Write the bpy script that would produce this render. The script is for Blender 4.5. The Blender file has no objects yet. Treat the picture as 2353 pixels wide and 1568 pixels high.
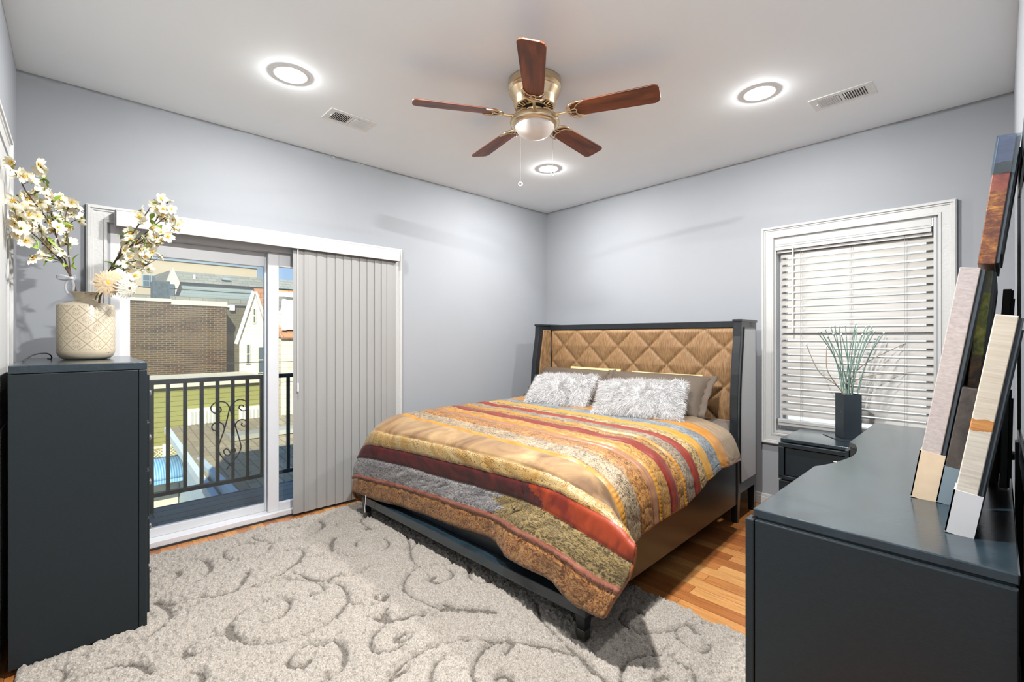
import bpy, math, random
import numpy as np
from mathutils import Vector, Matrix, noise as mnoise

SC = bpy.context.scene
COL = SC.collection
rnd = random.Random(7)
PI = math.pi

# ------------------------------------------------------------------ camera, world, sun, exposure
cam_data = bpy.data.cameras.new('camera')
cam = bpy.data.objects.new('camera', cam_data)
COL.objects.link(cam)
cam.location = (3.600, -3.956, 1.315)
cam.rotation_euler = (PI / 2, 0, math.radians(46.534))
cam_data.sensor_width = 36.0
cam_data.lens = 1063.0 / 2353.0 * 36.0
cam_data.shift_y = -9.0 / 2353.0
cam_data.clip_start = 0.01
cam_data.clip_end = 300
SC.camera = cam

SC.view_settings.view_transform = 'Standard'
SC.view_settings.look = 'None'
SC.view_settings.gamma = 1.0
SC.view_settings.use_curve_mapping = False
SC.view_settings.exposure = 0.08
SC.cycles.use_denoising = True
SC.cycles.max_bounces = 10
SC.cycles.diffuse_bounces = 6
SC.cycles.transparent_max_bounces = 16
SC.cycles.caustics_reflective = False
SC.cycles.caustics_refractive = False
SC.cycles.sample_clamp_indirect = 4.0

world = bpy.data.worlds.new('sky')
SC.world = world
world.use_nodes = True
wn = world.node_tree.nodes
wl = world.node_tree.links
wn.clear()
wo = wn.new('ShaderNodeOutputWorld')
wb = wn.new('ShaderNodeBackground')
wr = wn.new('ShaderNodeValToRGB')
ws = wn.new('ShaderNodeSeparateXYZ')
wt = wn.new('ShaderNodeTexCoord')
wl.new(wt.outputs['Generated'], ws.inputs[0])
wl.new(ws.outputs['Z'], wr.inputs[0])
wr.color_ramp.elements[0].position = 0.0
wr.color_ramp.elements[0].color = (0.62, 0.80, 1.0, 1)
wr.color_ramp.elements[1].position = 0.45
wr.color_ramp.elements[1].color = (0.22, 0.45, 0.92, 1)
wl.new(wr.outputs[0], wb.inputs['Color'])
wb.inputs['Strength'].default_value = 1.0
wl.new(wb.outputs[0], wo.inputs[0])

sun_d = bpy.data.lights.new('sun', 'SUN')
sun = bpy.data.objects.new('sun', sun_d)
COL.objects.link(sun)
sun_d.energy = 11.5
sun_d.angle = 0.009
sun_d.color = (1.0, 0.93, 0.80)
sun.location = (20, -8, 20)
sun.rotation_euler = Vector((0.80, -0.36, 0.60)).to_track_quat('Z', 'Y').to_euler()
DOWNLIGHT_W = 52.0
BULB_W = 52.0

# ------------------------------------------------------------------ helpers
class MB:
    """collects shapes for ONE mesh"""
    def __init__(self):
        self.v = []; self.f = []; self.m = []; self.mi = 0; self.uv = None
    def add(self, vs, fs):
        o = len(self.v)
        self.v += [tuple(p) for p in vs]
        self.f += [tuple(i + o for i in f) for f in fs]
        self.m += [self.mi] * len(fs)
        return self
    def box(self, x0, x1, y0, y1, z0, z1, M=None):
        vs = [(x0, y0, z0), (x1, y0, z0), (x1, y1, z0), (x0, y1, z0), (x0, y0, z1), (x1, y0, z1), (x1, y1, z1), (x0, y1, z1)]
        if M is not None: vs = [tuple(M @ Vector(p)) for p in vs]
        return self.add(vs, [(0, 3, 2, 1), (4, 5, 6, 7), (0, 1, 5, 4), (1, 2, 6, 5), (2, 3, 7, 6), (3, 0, 4, 7)])
    def hexa(self, bot, top):
        vs = list(bot) + list(top)
        return self.add(vs, [(0, 3, 2, 1), (4, 5, 6, 7), (0, 1, 5, 4), (1, 2, 6, 5), (2, 3, 7, 6), (3, 0, 4, 7)])
    def prism(self, pts, z0, z1, M=None):
        n = len(pts)
        vs = [(p[0], p[1], z0) for p in pts] + [(p[0], p[1], z1) for p in pts]
        if M is not None: vs = [tuple(M @ Vector(p)) for p in vs]
        return self.add(vs, [tuple(range(n - 1, -1, -1)), tuple(range(n, 2 * n))] + [(i, (i + 1) % n, n + (i + 1) % n, n + i) for i in range(n)])
    def lathe(self, prof, n=32, M=None, cap=True):
        vs = []
        for r, z in prof:
            for k in range(n):
                a = 2 * PI * k / n
                vs.append((r * math.cos(a), r * math.sin(a), z))
        if M is not None: vs = [tuple(M @ Vector(p)) for p in vs]
        fs = []
        for i in range(len(prof) - 1):
            for k in range(n):
                fs.append((i * n + k, i * n + (k + 1) % n, (i + 1) * n + (k + 1) % n, (i + 1) * n + k))
        if cap:
            fs.append(tuple(range(n - 1, -1, -1)))
            fs.append(tuple((len(prof) - 1) * n + k for k in range(n)))
        return self.add(vs, fs)
    def tube(self, pts, r, n=8, closed=False, ry=None):
        pts = [Vector(p) for p in pts]
        N = len(pts)
        rs = r if isinstance(r, (list, tuple)) else [r] * N
        vs = []
        up = Vector((0, 0, 1))
        prev = None
        for i, p in enumerate(pts):
            if closed: d = pts[(i + 1) % N] - pts[i - 1]
            else: d = pts[min(i + 1, N - 1)] - pts[max(i - 1, 0)]
            if d.length < 1e-9: d = Vector((0, 0, 1))
            d.normalize()
            if prev is None:
                a = d.cross(up)
                if a.length < 1e-3: a = d.cross(Vector((1, 0, 0)))
            else:
                a = prev - d * prev.dot(d)
                if a.length < 1e-6: a = d.cross(up)
            a.normalize(); prev = a
            b = d.cross(a)
            for k in range(n):
                t = 2 * PI * k / n
                vs.append(p + a * (math.cos(t) * rs[i]) + b * (math.sin(t) * (rs[i] if ry is None else ry)))
        fs = []
        for i in range(N if closed else N - 1):
            j = (i + 1) % N
            for k in range(n):
                fs.append((i * n + k, i * n + (k + 1) % n, j * n + (k + 1) % n, j * n + k))
        if not closed:
            fs.append(tuple(range(n - 1, -1, -1)))
            fs.append(tuple((N - 1) * n + k for k in range(n)))
        return self.add(vs, fs)
    def ball(self, c, r, n=10, sz=1.0):
        prof = []
        for i in range(n // 2 + 1):
            a = -PI / 2 + PI * i / (n // 2)
            prof.append((max(r * math.cos(a), r * .02), r * sz * math.sin(a)))
        return self.lathe(prof, n, Matrix.Translation(Vector(c)))
    def build(self, name, mats, parent=None, smooth=None, bevel=0.0, seg=2):
        me = bpy.data.meshes.new(name)
        me.from_pydata(self.v, [], self.f)
        if not isinstance(mats, (list, tuple)): mats = [mats]
        for m in mats: me.materials.append(m)
        if len(mats) > 1:
            me.polygons.foreach_set('material_index', self.m)
        me.update()
        o = bpy.data.objects.new(name, me)
        COL.objects.link(o)
        if parent is not None: o.parent = parent
        if smooth is not None:
            me.polygons.foreach_set('use_smooth', [True] * len(me.polygons))
            if smooth < 180:
                me.set_sharp_from_angle(angle=math.radians(smooth))
        if bevel > 0:
            md = o.modifiers.new('bevel', 'BEVEL')
            md.width = bevel; md.segments = seg; md.limit_method = 'ANGLE'; md.angle_limit = math.radians(40)
            md.harden_normals = False
        return o

def tag(o, label=None, cat=None, group=None, kind=None):
    if label: o['label'] = label
    if cat: o['category'] = cat
    if group: o['group'] = group
    if kind: o['kind'] = kind
    return o

def thing(name, label, cat, loc=(0, 0, 0), rz=0.0, group=None):
    o = bpy.data.objects.new(name, None)
    COL.objects.link(o)
    o.empty_display_size = .05
    o.location = loc; o.rotation_euler = (0, 0, rz)
    return tag(o, label, cat, group)

def structure(o):
    o['kind'] = 'structure'
    return o

def copy_part(o, parent, M=None):
    c = o.copy(); COL.objects.link(c); c.parent = parent
    if M is not None: c.matrix_local = M
    return c

def basis(pos, zdir, roll=0.0, s=1.0):
    q = Vector(zdir).to_track_quat('Z', 'Y').to_matrix().to_4x4()
    return Matrix.Translation(Vector(pos)) @ q @ Matrix.Rotation(roll, 4, 'Z') @ Matrix.Diagonal((s, s, s, 1))

def smooth_path(pts, n=6):
    P = [Vector(p) for p in pts]
    out = []
    for i in range(len(P) - 1):
        p0 = P[max(i - 1, 0)]; p1 = P[i]; p2 = P[i + 1]; p3 = P[min(i + 2, len(P) - 1)]
        for k in range(n):
            t = k / n
            out.append(0.5 * ((2 * p1) + (p2 - p0) * t + (2 * p0 - 5 * p1 + 4 * p2 - p3) * t * t + (3 * p1 - p0 - 3 * p2 + p3) * t ** 3))
    out.append(P[-1])
    return out

# ------------------------------------------------------------------ materials
def new_mat(name):
    m = bpy.data.materials.new(name)
    m.use_nodes = True
    nt = m.node_tree
    b = nt.nodes['Principled BSDF']
    return m, nt, b

def N(nt, t, **kw):
    n = nt.nodes.new(t)
    for k, v in kw.items():
        if k.startswith('i_'):
            key = k[2:]
            n.inputs[int(key) if key.isdigit() else key].default_value = v
        else: setattr(n, k, v)
    return n

def coords(nt, scale=(1, 1, 1), src='Object', rot=(0, 0, 0)):
    tc = N(nt, 'ShaderNodeTexCoord')
    mp = N(nt, 'ShaderNodeMapping')
    mp.inputs['Scale'].default_value = scale
    mp.inputs['Rotation'].default_value = rot
    nt.links.new(tc.outputs[src], mp.inputs[0])
    return mp.outputs[0]

def ramp(nt, fac, stops, interp='LINEAR'):
    r = N(nt, 'ShaderNodeValToRGB')
    r.color_ramp.interpolation = interp
    e = r.color_ramp.elements
    while len(e) < len(stops): e.new(0.5)
    for k, (p, c) in enumerate(stops):
        e[k].position = p
        e[k].color = (c[0], c[1], c[2], 1)
    nt.links.new(fac, r.inputs[0])
    return r.outputs[0]

def bump(nt, b, h, strength=.3, dist=.002):
    bp = N(nt, 'ShaderNodeBump')
    bp.inputs['Strength'].default_value = strength
    bp.inputs['Distance'].default_value = dist
    nt.links.new(h, bp.inputs['Height'])
    nt.links.new(bp.outputs[0], b.inputs['Normal'])

def plain(name, col, rough=.5, metal=0.0, var=.06, scale=8.0, bmp=0.0, bscale=200.0, spec=.5, coat=0.0, sheen=0.0, stretch=(1, 1, 1)):
    m, nt, b = new_mat(name)
    nz = N(nt, 'ShaderNodeTexNoise', i_Scale=scale, i_Detail=4.0)
    nt.links.new(coords(nt, stretch), nz.inputs['Vector'])
    lo = tuple(max(c * (1 - var), 0) for c in col); hi = tuple(min(c * (1 + var), 1) for c in col)
    nt.links.new(ramp(nt, nz.outputs[0], [(.3, lo), (.7, hi)]), b.inputs['Base Color'])
    b.inputs['Roughness'].default_value = rough
    b.inputs['Metallic'].default_value = metal
    b.inputs['Specular IOR Level'].default_value = spec
    b.inputs['Coat Weight'].default_value = coat
    b.inputs['Coat Roughness'].default_value = .15
    b.inputs['Sheen Weight'].default_value = sheen
    if bmp > 0:
        n2 = N(nt, 'ShaderNodeTexNoise', i_Scale=bscale, i_Detail=3.0)
        nt.links.new(coords(nt, stretch), n2.inputs['Vector'])
        bump(nt, b, n2.outputs[0], bmp, .002)
    return m

def emit(name, col, s):
    m, nt, b = new_mat(name)
    b.inputs['Base Color'].default_value = (*col, 1)
    b.inputs['Emission Color'].default_value = (*col, 1)
    b.inputs['Emission Strength'].default_value = s
    return m

M_WALL = plain('wall_paint', (.246, .258, .276), .75, var=.012, scale=3, bmp=.05, bscale=120)
M_CEIL = plain('ceiling_paint', (.89, .935, .965), .85, var=.01, scale=3, bmp=.03, bscale=150)
M_TRIM = plain('white_trim', (.42, .42, .412), .4, var=.01)
M_RING = plain('lamp_trim', (.85, .85, .84), .5, var=.01)
M_VINYL = plain('white_vinyl', (.53, .535, .55), .38, var=.015)
M_VANE = plain('vane_vinyl', (.245, .243, .236), .5, var=.015, scale=2)
M_BLACK = plain('black_lacquer', (.011, .016, .019), .36, spec=.3, var=.25, scale=30, bmp=.10, bscale=60, stretch=(4, 4, 40))
M_BLACKTOP = plain('black_sky_tint', (.012, .022, .029), .24, var=.3, scale=14, bmp=.22, bscale=90, coat=.45, stretch=(1, 1, 1))  # blue in the base colour stands in for daylight reflected by the tops
M_DARKIN = plain('dark_recess', (.01, .01, .01), .8)
M_BRASS = plain('antique_brass', (.66, .52, .34), .26, 1.0, var=.08, scale=5)
M_CHROME = plain('nickel', (.72, .70, .66), .25, 1.0, var=.05)
M_FROST = plain('frosted_glass', (.84, .78, .73), .35, var=.02)
M_LED = emit('led_disc', (1.0, .98, .94), 9.0)
M_RUBBER = plain('black_rubber', (.015, .016, .017), .6)
M_RAIL = plain('railing_paint', (.012, .022, .024), .35, var=.15)

def wood_mat(name, stops, scale=3.0, stretch=(1, 14, 14), rough=.4, coat=.2, src='Object'):
    m, nt, b = new_mat(name)
    v = coords(nt, stretch, src)
    n1 = N(nt, 'ShaderNodeTexNoise', i_Scale=scale, i_Detail=8.0, i_Roughness=.6, i_Distortion=.6)
    nt.links.new(v, n1.inputs['Vector'])
    nt.links.new(ramp(nt, n1.outputs[0], stops), b.inputs['Base Color'])
    b.inputs['Roughness'].default_value = rough
    b.inputs['Coat Weight'].default_value = coat
    bump(nt, b, n1.outputs[0], .08, .001)
    return m
M_BLADE = wood_mat('cherry_blade', [(.30, (.05, .012, .004)), (.5, (.15, .036, .010)), (.72, (.30, .085, .024))], 2.4, (1.2, 9, 9), .5, .0)

def floor_mat():
    m, nt, b = new_mat('oak_floor')
    v = coords(nt, (1, 1, 1))
    br = N(nt, 'ShaderNodeTexBrick', offset=.37, offset_frequency=2)
    br.inputs['Color1'].default_value = (0, 0, 0, 1)
    br.inputs['Color2'].default_value = (1, 1, 1, 1)
    br.inputs['Mortar'].default_value = (.5, .5, .5, 1)
    br.inputs['Scale'].default_value = 1.0
    br.inputs['Mortar Size'].default_value = .0012
    br.inputs['Mortar Smooth'].default_value = .2
    br.inputs['Bias'].default_value = 0
    br.inputs['Brick Width'].default_value = .95
    br.inputs['Row Height'].default_value = .083
    nt.links.new(v, br.inputs['Vector'])
    base = ramp(nt, br.outputs['Color'], [(0, (.26, .085, .024)), (.35, (.38, .145, .042)), (.7, (.45, .195, .060)), (1, (.53, .275, .095))])
    g = N(nt, 'ShaderNodeTexNoise', i_Scale=3.0, i_Detail=9.0, i_Roughness=.62, i_Distortion=.8)
    nt.links.new(coords(nt, (1.6, 26, 1)), g.inputs['Vector'])
    gr = ramp(nt, g.outputs[0], [(.3, (.62, .58, .52)), (.55, (1.0, 1.0, 1.0)), (.75, (1.15, 1.12, 1.05))])
    mx = N(nt, 'ShaderNodeMix', data_type='RGBA', blend_type='MULTIPLY'); mx.inputs[0].default_value = 1
    nt.links.new(base, mx.inputs[6]); nt.links.new(gr, mx.inputs[7])
    mo = N(nt, 'ShaderNodeMix', data_type='RGBA'); nt.links.new(br.outputs['Fac'], mo.inputs[0])
    nt.links.new(mx.outputs[2], mo.inputs[6]); mo.inputs[7].default_value = (.09, .03, .01, 1)
    nt.links.new(mo.outputs[2], b.inputs['Base Color'])
    b.inputs['Roughness'].default_value = .30
    b.inputs['Coat Weight'].default_value = .25
    bump(nt, b, g.outputs[0], .04, .001)
    return m
M_FLOOR = floor_mat()

def glass_mat(name, tint=(.93, .97, .97), refl=.07, rough=.0):
    m = bpy.data.materials.new(name); m.use_nodes = True
    nt = m.node_tree; nt.nodes.clear()
    o = N(nt, 'ShaderNodeOutputMaterial'); mx = N(nt, 'ShaderNodeMixShader')
    t = N(nt, 'ShaderNodeBsdfTransparent'); g = N(nt, 'ShaderNodeBsdfGlossy')
    nz = N(nt, 'ShaderNodeTexNoise', i_Scale=.8)
    nt.links.new(coords(nt), nz.inputs['Vector'])
    nt.links.new(ramp(nt, nz.outputs[0], [(0, tuple(c * .985 for c in tint)), (1, tint)]), t.inputs[0])
    g.inputs['Roughness'].default_value = rough
    mx.inputs[0].default_value = refl
    nt.links.new(t.outputs[0], mx.inputs[1]); nt.links.new(g.outputs[0], mx.inputs[2]); nt.links.new(mx.outputs[0], o.inputs[0])
    return m
M_GLASS = glass_mat('pane_glass', (.94, .97, .98), .05)
M_SCREEN = glass_mat('insect_screen', (.86, .86, .84), .03, .5)
M_CLEAR = glass_mat('clear_plastic', (.80, .86, .90), .10, .1)

def slat_mat():
    m = bpy.data.materials.new('blind_slat'); m.use_nodes = True
    nt = m.node_tree; nt.nodes.clear()
    o = N(nt, 'ShaderNodeOutputMaterial'); mx = N(nt, 'ShaderNodeMixShader'); mx.inputs[0].default_value = .16
    d = N(nt, 'ShaderNodeBsdfPrincipled'); t = N(nt, 'ShaderNodeBsdfTranslucent')
    nz = N(nt, 'ShaderNodeTexNoise', i_Scale=6.0)
    nt.links.new(coords(nt, (1, 1, 20)), nz.inputs['Vector'])
    c = ramp(nt, nz.outputs[0], [(.3, (.38, .365, .338)), (.7, (.43, .415, .388))])
    nt.links.new(c, d.inputs['Base Color']); nt.links.new(c, t.inputs[0])
    d.inputs['Roughness'].default_value = .45
    nt.links.new(d.outputs[0], mx.inputs[1]); nt.links.new(t.outputs[0], mx.inputs[2]); nt.links.new(mx.outputs[0], o.inputs[0])
    return m
M_SLAT = slat_mat()

def brick_mat(name, c1, c2, mortar, bw=.22, rh=.075, src='Object', rot=(0, 0, 0), blot=None, scale=1.0):
    m, nt, b = new_mat(name)
    v = coords(nt, (1, 1, 1), src, rot)
    br = N(nt, 'ShaderNodeTexBrick')
    br.inputs['Color1'].default_value = (*c1, 1); br.inputs['Color2'].default_value = (*c2, 1); br.inputs['Mortar'].default_value = (*mortar, 1)
    br.inputs['Scale'].default_value = scale
    br.inputs['Mortar Size'].default_value = rh * .10
    br.inputs['Brick Width'].default_value = bw; br.inputs['Row Height'].default_value = rh
    nt.links.new(v, br.inputs['Vector'])
    col = br.outputs['Color']
    if blot:
        nz = N(nt, 'ShaderNodeTexNoise', i_Scale=1.8, i_Detail=8.0, i_Roughness=.7)
        nt.links.new(coords(nt), nz.inputs['Vector'])
        mx = N(nt, 'ShaderNodeMix', data_type='RGBA')
        nt.links.new(ramp(nt, nz.outputs[0], [(.50, (0, 0, 0)), (.66, (1, 1, 1))]), mx.inputs[0])
        nt.links.new(col, mx.inputs[6]); mx.inputs[7].default_value = (*blot, 1)
        nv = N(nt, 'ShaderNodeTexWhiteNoise')
        col = mx.outputs[2]
    nt.links.new(col, b.inputs['Base Color'])
    b.inputs['Roughness'].default_value = .9
    return m
RUG_CURVES = [(0.007,[(0.71,-3.69),(0.72,-3.64),(0.71,-3.57),(0.68,-3.5),(0.64,-3.44),(0.56,-3.4),(0.46,-3.4),(0.38,-3.45),(0.35,-3.52),(0.34,-3.6),(0.34,-3.66)]),(0.017,[(0.62,-3.42),(0.56,-3.4),(0.46,-3.4)]),(0.007,[(0.59,-3.68),(0.59,-3.62),(0.56,-3.57),(0.52,-3.54),(0.48,-3.54),(0.46,-3.58)]),(0.017,[(0.56,-3.57),(0.53,-3.54),(0.48,-3.54)]),(0.017,[(0.76,-3.67),(0.82,-3.63),(0.86,-3.58),(0.86,-3.5)]),(0.007,[(0.86,-3.5),(0.9,-3.44),(0.91,-3.37),(0.87,-3.32),(0.77,-3.26),(0.74,-3.27)]),(0.017,[(0.92,-3.36),(0.87,-3.32),(0.79,-3.28)]),(0.007,[(0.91,-3.62),(0.93,-3.57),(0.92,-3.45),(0.94,-3.34),(0.91,-3.24),(0.9,-3.15),(0.85,-3.05),(0.77,-2.98),(0.71,-2.95),(0.64,-2.98),(0.62,-3.05),(0.64,-3.1)]),(0.017,[(0.86,-3.08),(0.81,-3.01),(0.74,-2.96)]),(0.007,[(0.94,-3.34),(0.95,-3.2),(1.01,-3.1),(1.09,-3.05),(1.19,-3.02),(1.25,-3.05),(1.22,-3.1)]),(0.007,[(0.91,-3.16),(0.94,-3.08),(1.05,-3.04)]),(0.017,[(1.05,-3.04),(1.14,-2.99),(1.12,-2.93),(1.15,-2.9)]),(0.007,[(1.15,-2.9),(1.18,-2.86),(1.18,-2.8),(1.15,-2.73)]),(0.007,[(0.85,-3.03),(0.81,-2.97),(0.84,-2.9)]),(0.007,[(0.58,-3.26),(0.52,-3.3),(0.43,-3.31),(0.36,-3.28),(0.34,-3.22)]),(0.017,[(0.34,-3.22),(0.35,-3.17),(0.4,-3.14)]),(0.007,[(0.47,-3.06),(0.56,-3.11),(0.59,-3.16),(0.58,-3.23),(0.58,-3.26)]),(0.017,[(0.27,-2.9),(0.32,-2.87),(0.3,-2.84)]),(0.007,[(0.26,-3.12),(0.37,-3.1),(0.45,-3.05),(0.5,-2.97),(0.52,-2.87),(0.47,-2.76),(0.39,-2.7),(0.3,-2.7),(0.26,-2.74)]),(0.017,[(0.46,-2.75),(0.39,-2.7),(0.32,-2.7)]),(0.007,[(1.01,-2.71),(0.98,-2.76),(0.89,-2.8),(0.78,-2.81),(0.7,-2.78),(0.65,-2.71),(0.64,-2.64)]),(0.017,[(0.78,-2.8),(0.7,-2.77),(0.65,-2.73)]),(0.007,[(0.87,-2.69),(0.8,-2.65),(0.81,-2.56),(0.88,-2.51),(0.97,-2.52),(1.02,-2.58),(1.02,-2.65),(1.01,-2.71)]),(0.007,[(0.51,-2.62),(0.49,-2.64),(0.45,-2.64),(0.43,-2.61),(0.46,-2.53),(0.55,-2.5),(0.68,-2.5)]),(0.032,[(0.66,-2.52),(0.7,-2.49)]),(0.007,[(0.47,-2.47),(0.55,-2.5)]),(0.007,[(0.68,-2.51),(0.69,-2.58)]),(0.007,[(1.29,-3.34),(1.31,-3.31),(1.31,-3.25),(1.26,-3.21),(1.2,-3.19),(1.15,-3.23),(1.13,-3.3),(1.14,-3.37),(1.19,-3.43),(1.24,-3.46),(1.34,-3.46),(1.42,-3.42),(1.48,-3.36),(1.51,-3.28),(1.52,-3.17),(1.5,-3.09),(1.44,-3.02),(1.38,-2.97),(1.3,-2.95),(1.22,-2.95),(1.17,-2.98)]),(0.032,[(1.23,-3.45),(1.27,-3.46),(1.35,-3.45)]),(0.017,[(1.5,-3.09),(1.44,-3.02)]),(0.007,[(1.29,-3.47),(1.26,-3.52),(1.26,-3.57),(1.28,-3.62),(1.32,-3.63),(1.35,-3.62),(1.34,-3.58)]),(0.032,[(1.32,-3.62),(1.34,-3.61)]),(0.007,[(1.33,-2.95),(1.41,-2.98),(1.47,-2.96),(1.51,-2.92),(1.52,-2.86),(1.49,-2.81),(1.46,-2.81),(1.45,-2.86),(1.49,-2.87)]),(0.017,[(1.52,-2.86),(1.48,-2.82)]),(0.007,[(1.65,-3.15),(1.71,-3.14),(1.77,-3.15),(1.82,-3.18),(1.85,-3.23),(1.85,-3.3)]),(0.017,[(1.69,-3.14),(1.76,-3.15),(1.81,-3.18)]),(0.007,[(1.65,-3.15),(1.64,-3.2),(1.6,-3.25),(1.62,-3.31),(1.66,-3.34),(1.7,-3.34)]),(0.017,[(1.7,-3.33),(1.72,-3.3),(1.7,-3.27)]),(0.007,[(1.58,-2.86),(1.62,-2.9)]),(0.032,[(1.62,-2.9),(1.67,-2.92),(1.69,-2.91)]),(0.017,[(1.68,-2.91),(1.72,-2.85)]),(0.017,[(1.6,-2.97),(1.67,-2.92)]),(0.007,[(1.7,-2.95),(1.73,-3.01),(1.78,-3.05),(1.83,-3.06),(1.86,-3.03),(1.88,-2.98),(1.87,-2.94)]),(0.017,[(1.81,-2.94),(1.84,-2.96),(1.85,-2.93)]),(0.007,[(2.01,-3.02),(2.01,-3.07),(2.03,-3.11),(2.05,-3.14)]),(0.007,[(1.29,-3.76),(1.34,-3.75)]),(0.007,[(1.45,-3.63),(1.48,-3.6)]),(0.017,[(1.48,-3.6),(1.52,-3.6),(1.55,-3.61)]),(0.017,[(0.76,-3.67),(0.88,-3.63)]),(0.007,[(0.88,-3.63),(0.97,-3.63),(1.01,-3.66),(1.06,-3.71),(1.07,-3.74)]),(0.007,[(0.94,-2.38),(1.08,-2.44),(1.21,-2.51),(1.32,-2.54),(1.38,-2.51),(1.4,-2.45),(1.44,-2.4),(1.44,-2.34)]),(0.007,[(1.07,-2.36),(1.1,-2.42),(1.14,-2.47)]),(0.007,[(1.35,-2.54),(1.37,-2.61),(1.44,-2.69),(1.51,-2.73),(1.6,-2.73),(1.7,-2.71),(1.78,-2.69)]),(0.032,[(1.78,-2.68),(1.84,-2.62),(1.9,-2.57),(1.96,-2.52)]),(0.017,[(1.75,-2.65),(1.8,-2.64)]),(0.007,[(1.5,-2.44),(1.56,-2.46),(1.58,-2.52),(1.57,-2.56)]),(0.017,[(1.57,-2.56),(1.52,-2.58),(1.5,-2.54)]),(0.007,[(1.56,-2.34),(1.62,-2.4),(1.69,-2.41),(1.74,-2.39),(1.75,-2.33)]),(0.007,[(2.04,-2.31),(2.11,-2.37),(2.17,-2.41),(2.22,-2.42),(2.3,-2.44),(2.37,-2.46)]),(0.017,[(2.37,-2.46),(2.43,-2.47),(2.5,-2.49),(2.56,-2.5),(2.6,-2.51),(2.64,-2.53)]),(0.007,[(1.86,-3.04),(1.87,-2.99),(1.87,-2.94),(1.85,-2.9)]),(0.007,[(1.7,-2.95),(1.7,-2.9),(1.71,-2.84),(1.74,-2.79),(1.8,-2.72)]),(0.007,[(2.03,-3.11),(1.99,-3.05),(1.97,-2.97),(1.97,-2.89),(1.99,-2.82),(2.02,-2.76),(2.06,-2.7),(2.12,-2.66)]),(0.017,[(2.11,-2.67),(2.14,-2.64)]),(0.007,[(2.12,-2.66),(2.16,-2.6)]),(0.017,[(2.17,-2.61),(2.23,-2.57),(2.29,-2.53),(2.36,-2.5),(2.4,-2.48)]),(0.007,[(2.13,-2.66),(2.13,-2.72),(2.16,-2.79),(2.2,-2.84),(2.26,-2.87),(2.3,-2.89)]),(0.007,[(2.06,-2.87),(2.06,-2.91),(2.1,-2.96),(2.14,-2.99)]),(0.007,[(2.19,-2.6),(2.2,-2.65),(2.22,-2.69)]),(0.017,[(2.29,-2.79),(2.3,-2.76),(2.33,-2.76),(2.35,-2.77)]),(0.032,[(1.65,-2.93),(1.68,-2.91)]),(0.017,[(1.68,-2.91),(1.7,-2.88)]),(0.017,[(1.81,-2.95),(1.82,-2.91)]),(0.017,[(2.45,-2.03),(2.42,-2.03)]),(0.007,[(2.41,-2.03),(2.38,-2.04),(2.38,-2.09),(2.4,-2.14),(2.44,-2.16),(2.49,-2.17),(2.52,-2.16),(2.56,-2.12),(2.59,-2.07),(2.61,-2.03),(2.62,-1.99),(2.64,-1.95),(2.67,-1.9),(2.71,-1.85)]),(0.017,[(2.65,-1.95),(2.67,-1.97),(2.69,-1.98)]),(0.007,[(2.62,-2.04),(2.65,-2.07),(2.69,-2.09),(2.73,-2.1),(2.76,-2.08),(2.77,-2.04),(2.76,-2.01),(2.75,-2.02)]),(0.007,[(2.61,-2.21),(2.64,-2.23),(2.66,-2.21),(2.7,-2.2),(2.74,-2.21),(2.77,-2.21),(2.8,-2.24),(2.82,-2.27),(2.84,-2.32)]),(0.007,[(2.64,-2.23),(2.6,-2.28),(2.58,-2.34),(2.58,-2.39),(2.6,-2.43),(2.63,-2.48),(2.65,-2.51)]),(0.017,[(2.71,-2.37),(2.71,-2.35),(2.72,-2.32),(2.73,-2.33)]),(0.007,[(1.07,-4.02),(1.09,-3.99),(1.14,-3.98),(1.18,-3.99),(1.19,-4.0)]),(0.007,[(1.2,-3.98),(1.19,-3.93),(1.2,-3.88),(1.2,-3.84),(1.23,-3.8)]),(0.017,[(1.23,-3.8),(1.28,-3.76),(1.33,-3.75),(1.35,-3.74)]),(0.007,[(1.03,-3.93),(1.04,-3.91)]),(0.007,[(1.02,-3.66),(1.04,-3.7),(1.07,-3.72),(1.07,-3.77),(1.06,-3.82)])]
STEMS_L = [[(0.444,-3.942,1.521),(0.446,-3.962,1.605),(0.486,-3.985,1.684),(0.541,-4.014,1.787),(0.575,-4.031,1.89),(0.61,-4.047,1.979),(0.63,-4.056,2.041),(0.636,-4.058,2.065)],[(0.446,-3.962,1.605),(0.514,-4.0,1.679),(0.592,-4.039,1.721),(0.671,-4.073,1.757),(0.731,-4.097,1.773),(0.793,-4.119,1.777)],[(0.459,-3.97,1.629),(0.541,-4.014,1.715),(0.642,-4.061,1.793),(0.716,-4.091,1.851),(0.778,-4.114,1.872),(0.815,-4.126,1.879)],[(0.57,-4.028,1.831),(0.656,-4.067,1.887),(0.747,-4.103,1.936),(0.793,-4.119,1.976),(0.841,-4.134,1.992),(0.866,-4.142,2.005)],[(0.454,-3.967,1.625),(0.465,-3.973,1.709),(0.481,-3.982,1.812),(0.514,-4.0,1.908),(0.522,-4.004,1.957)],[(0.465,-3.973,1.709),(0.473,-3.977,1.803),(0.459,-3.97,1.87),(0.45,-3.936,1.906)],[(0.514,-4.0,1.679),(0.584,-4.035,1.683),(0.642,-4.061,1.676),(0.686,-4.079,1.664)],[(0.481,-3.982,1.812),(0.486,-3.985,1.894),(0.459,-3.97,1.962)]]
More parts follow.
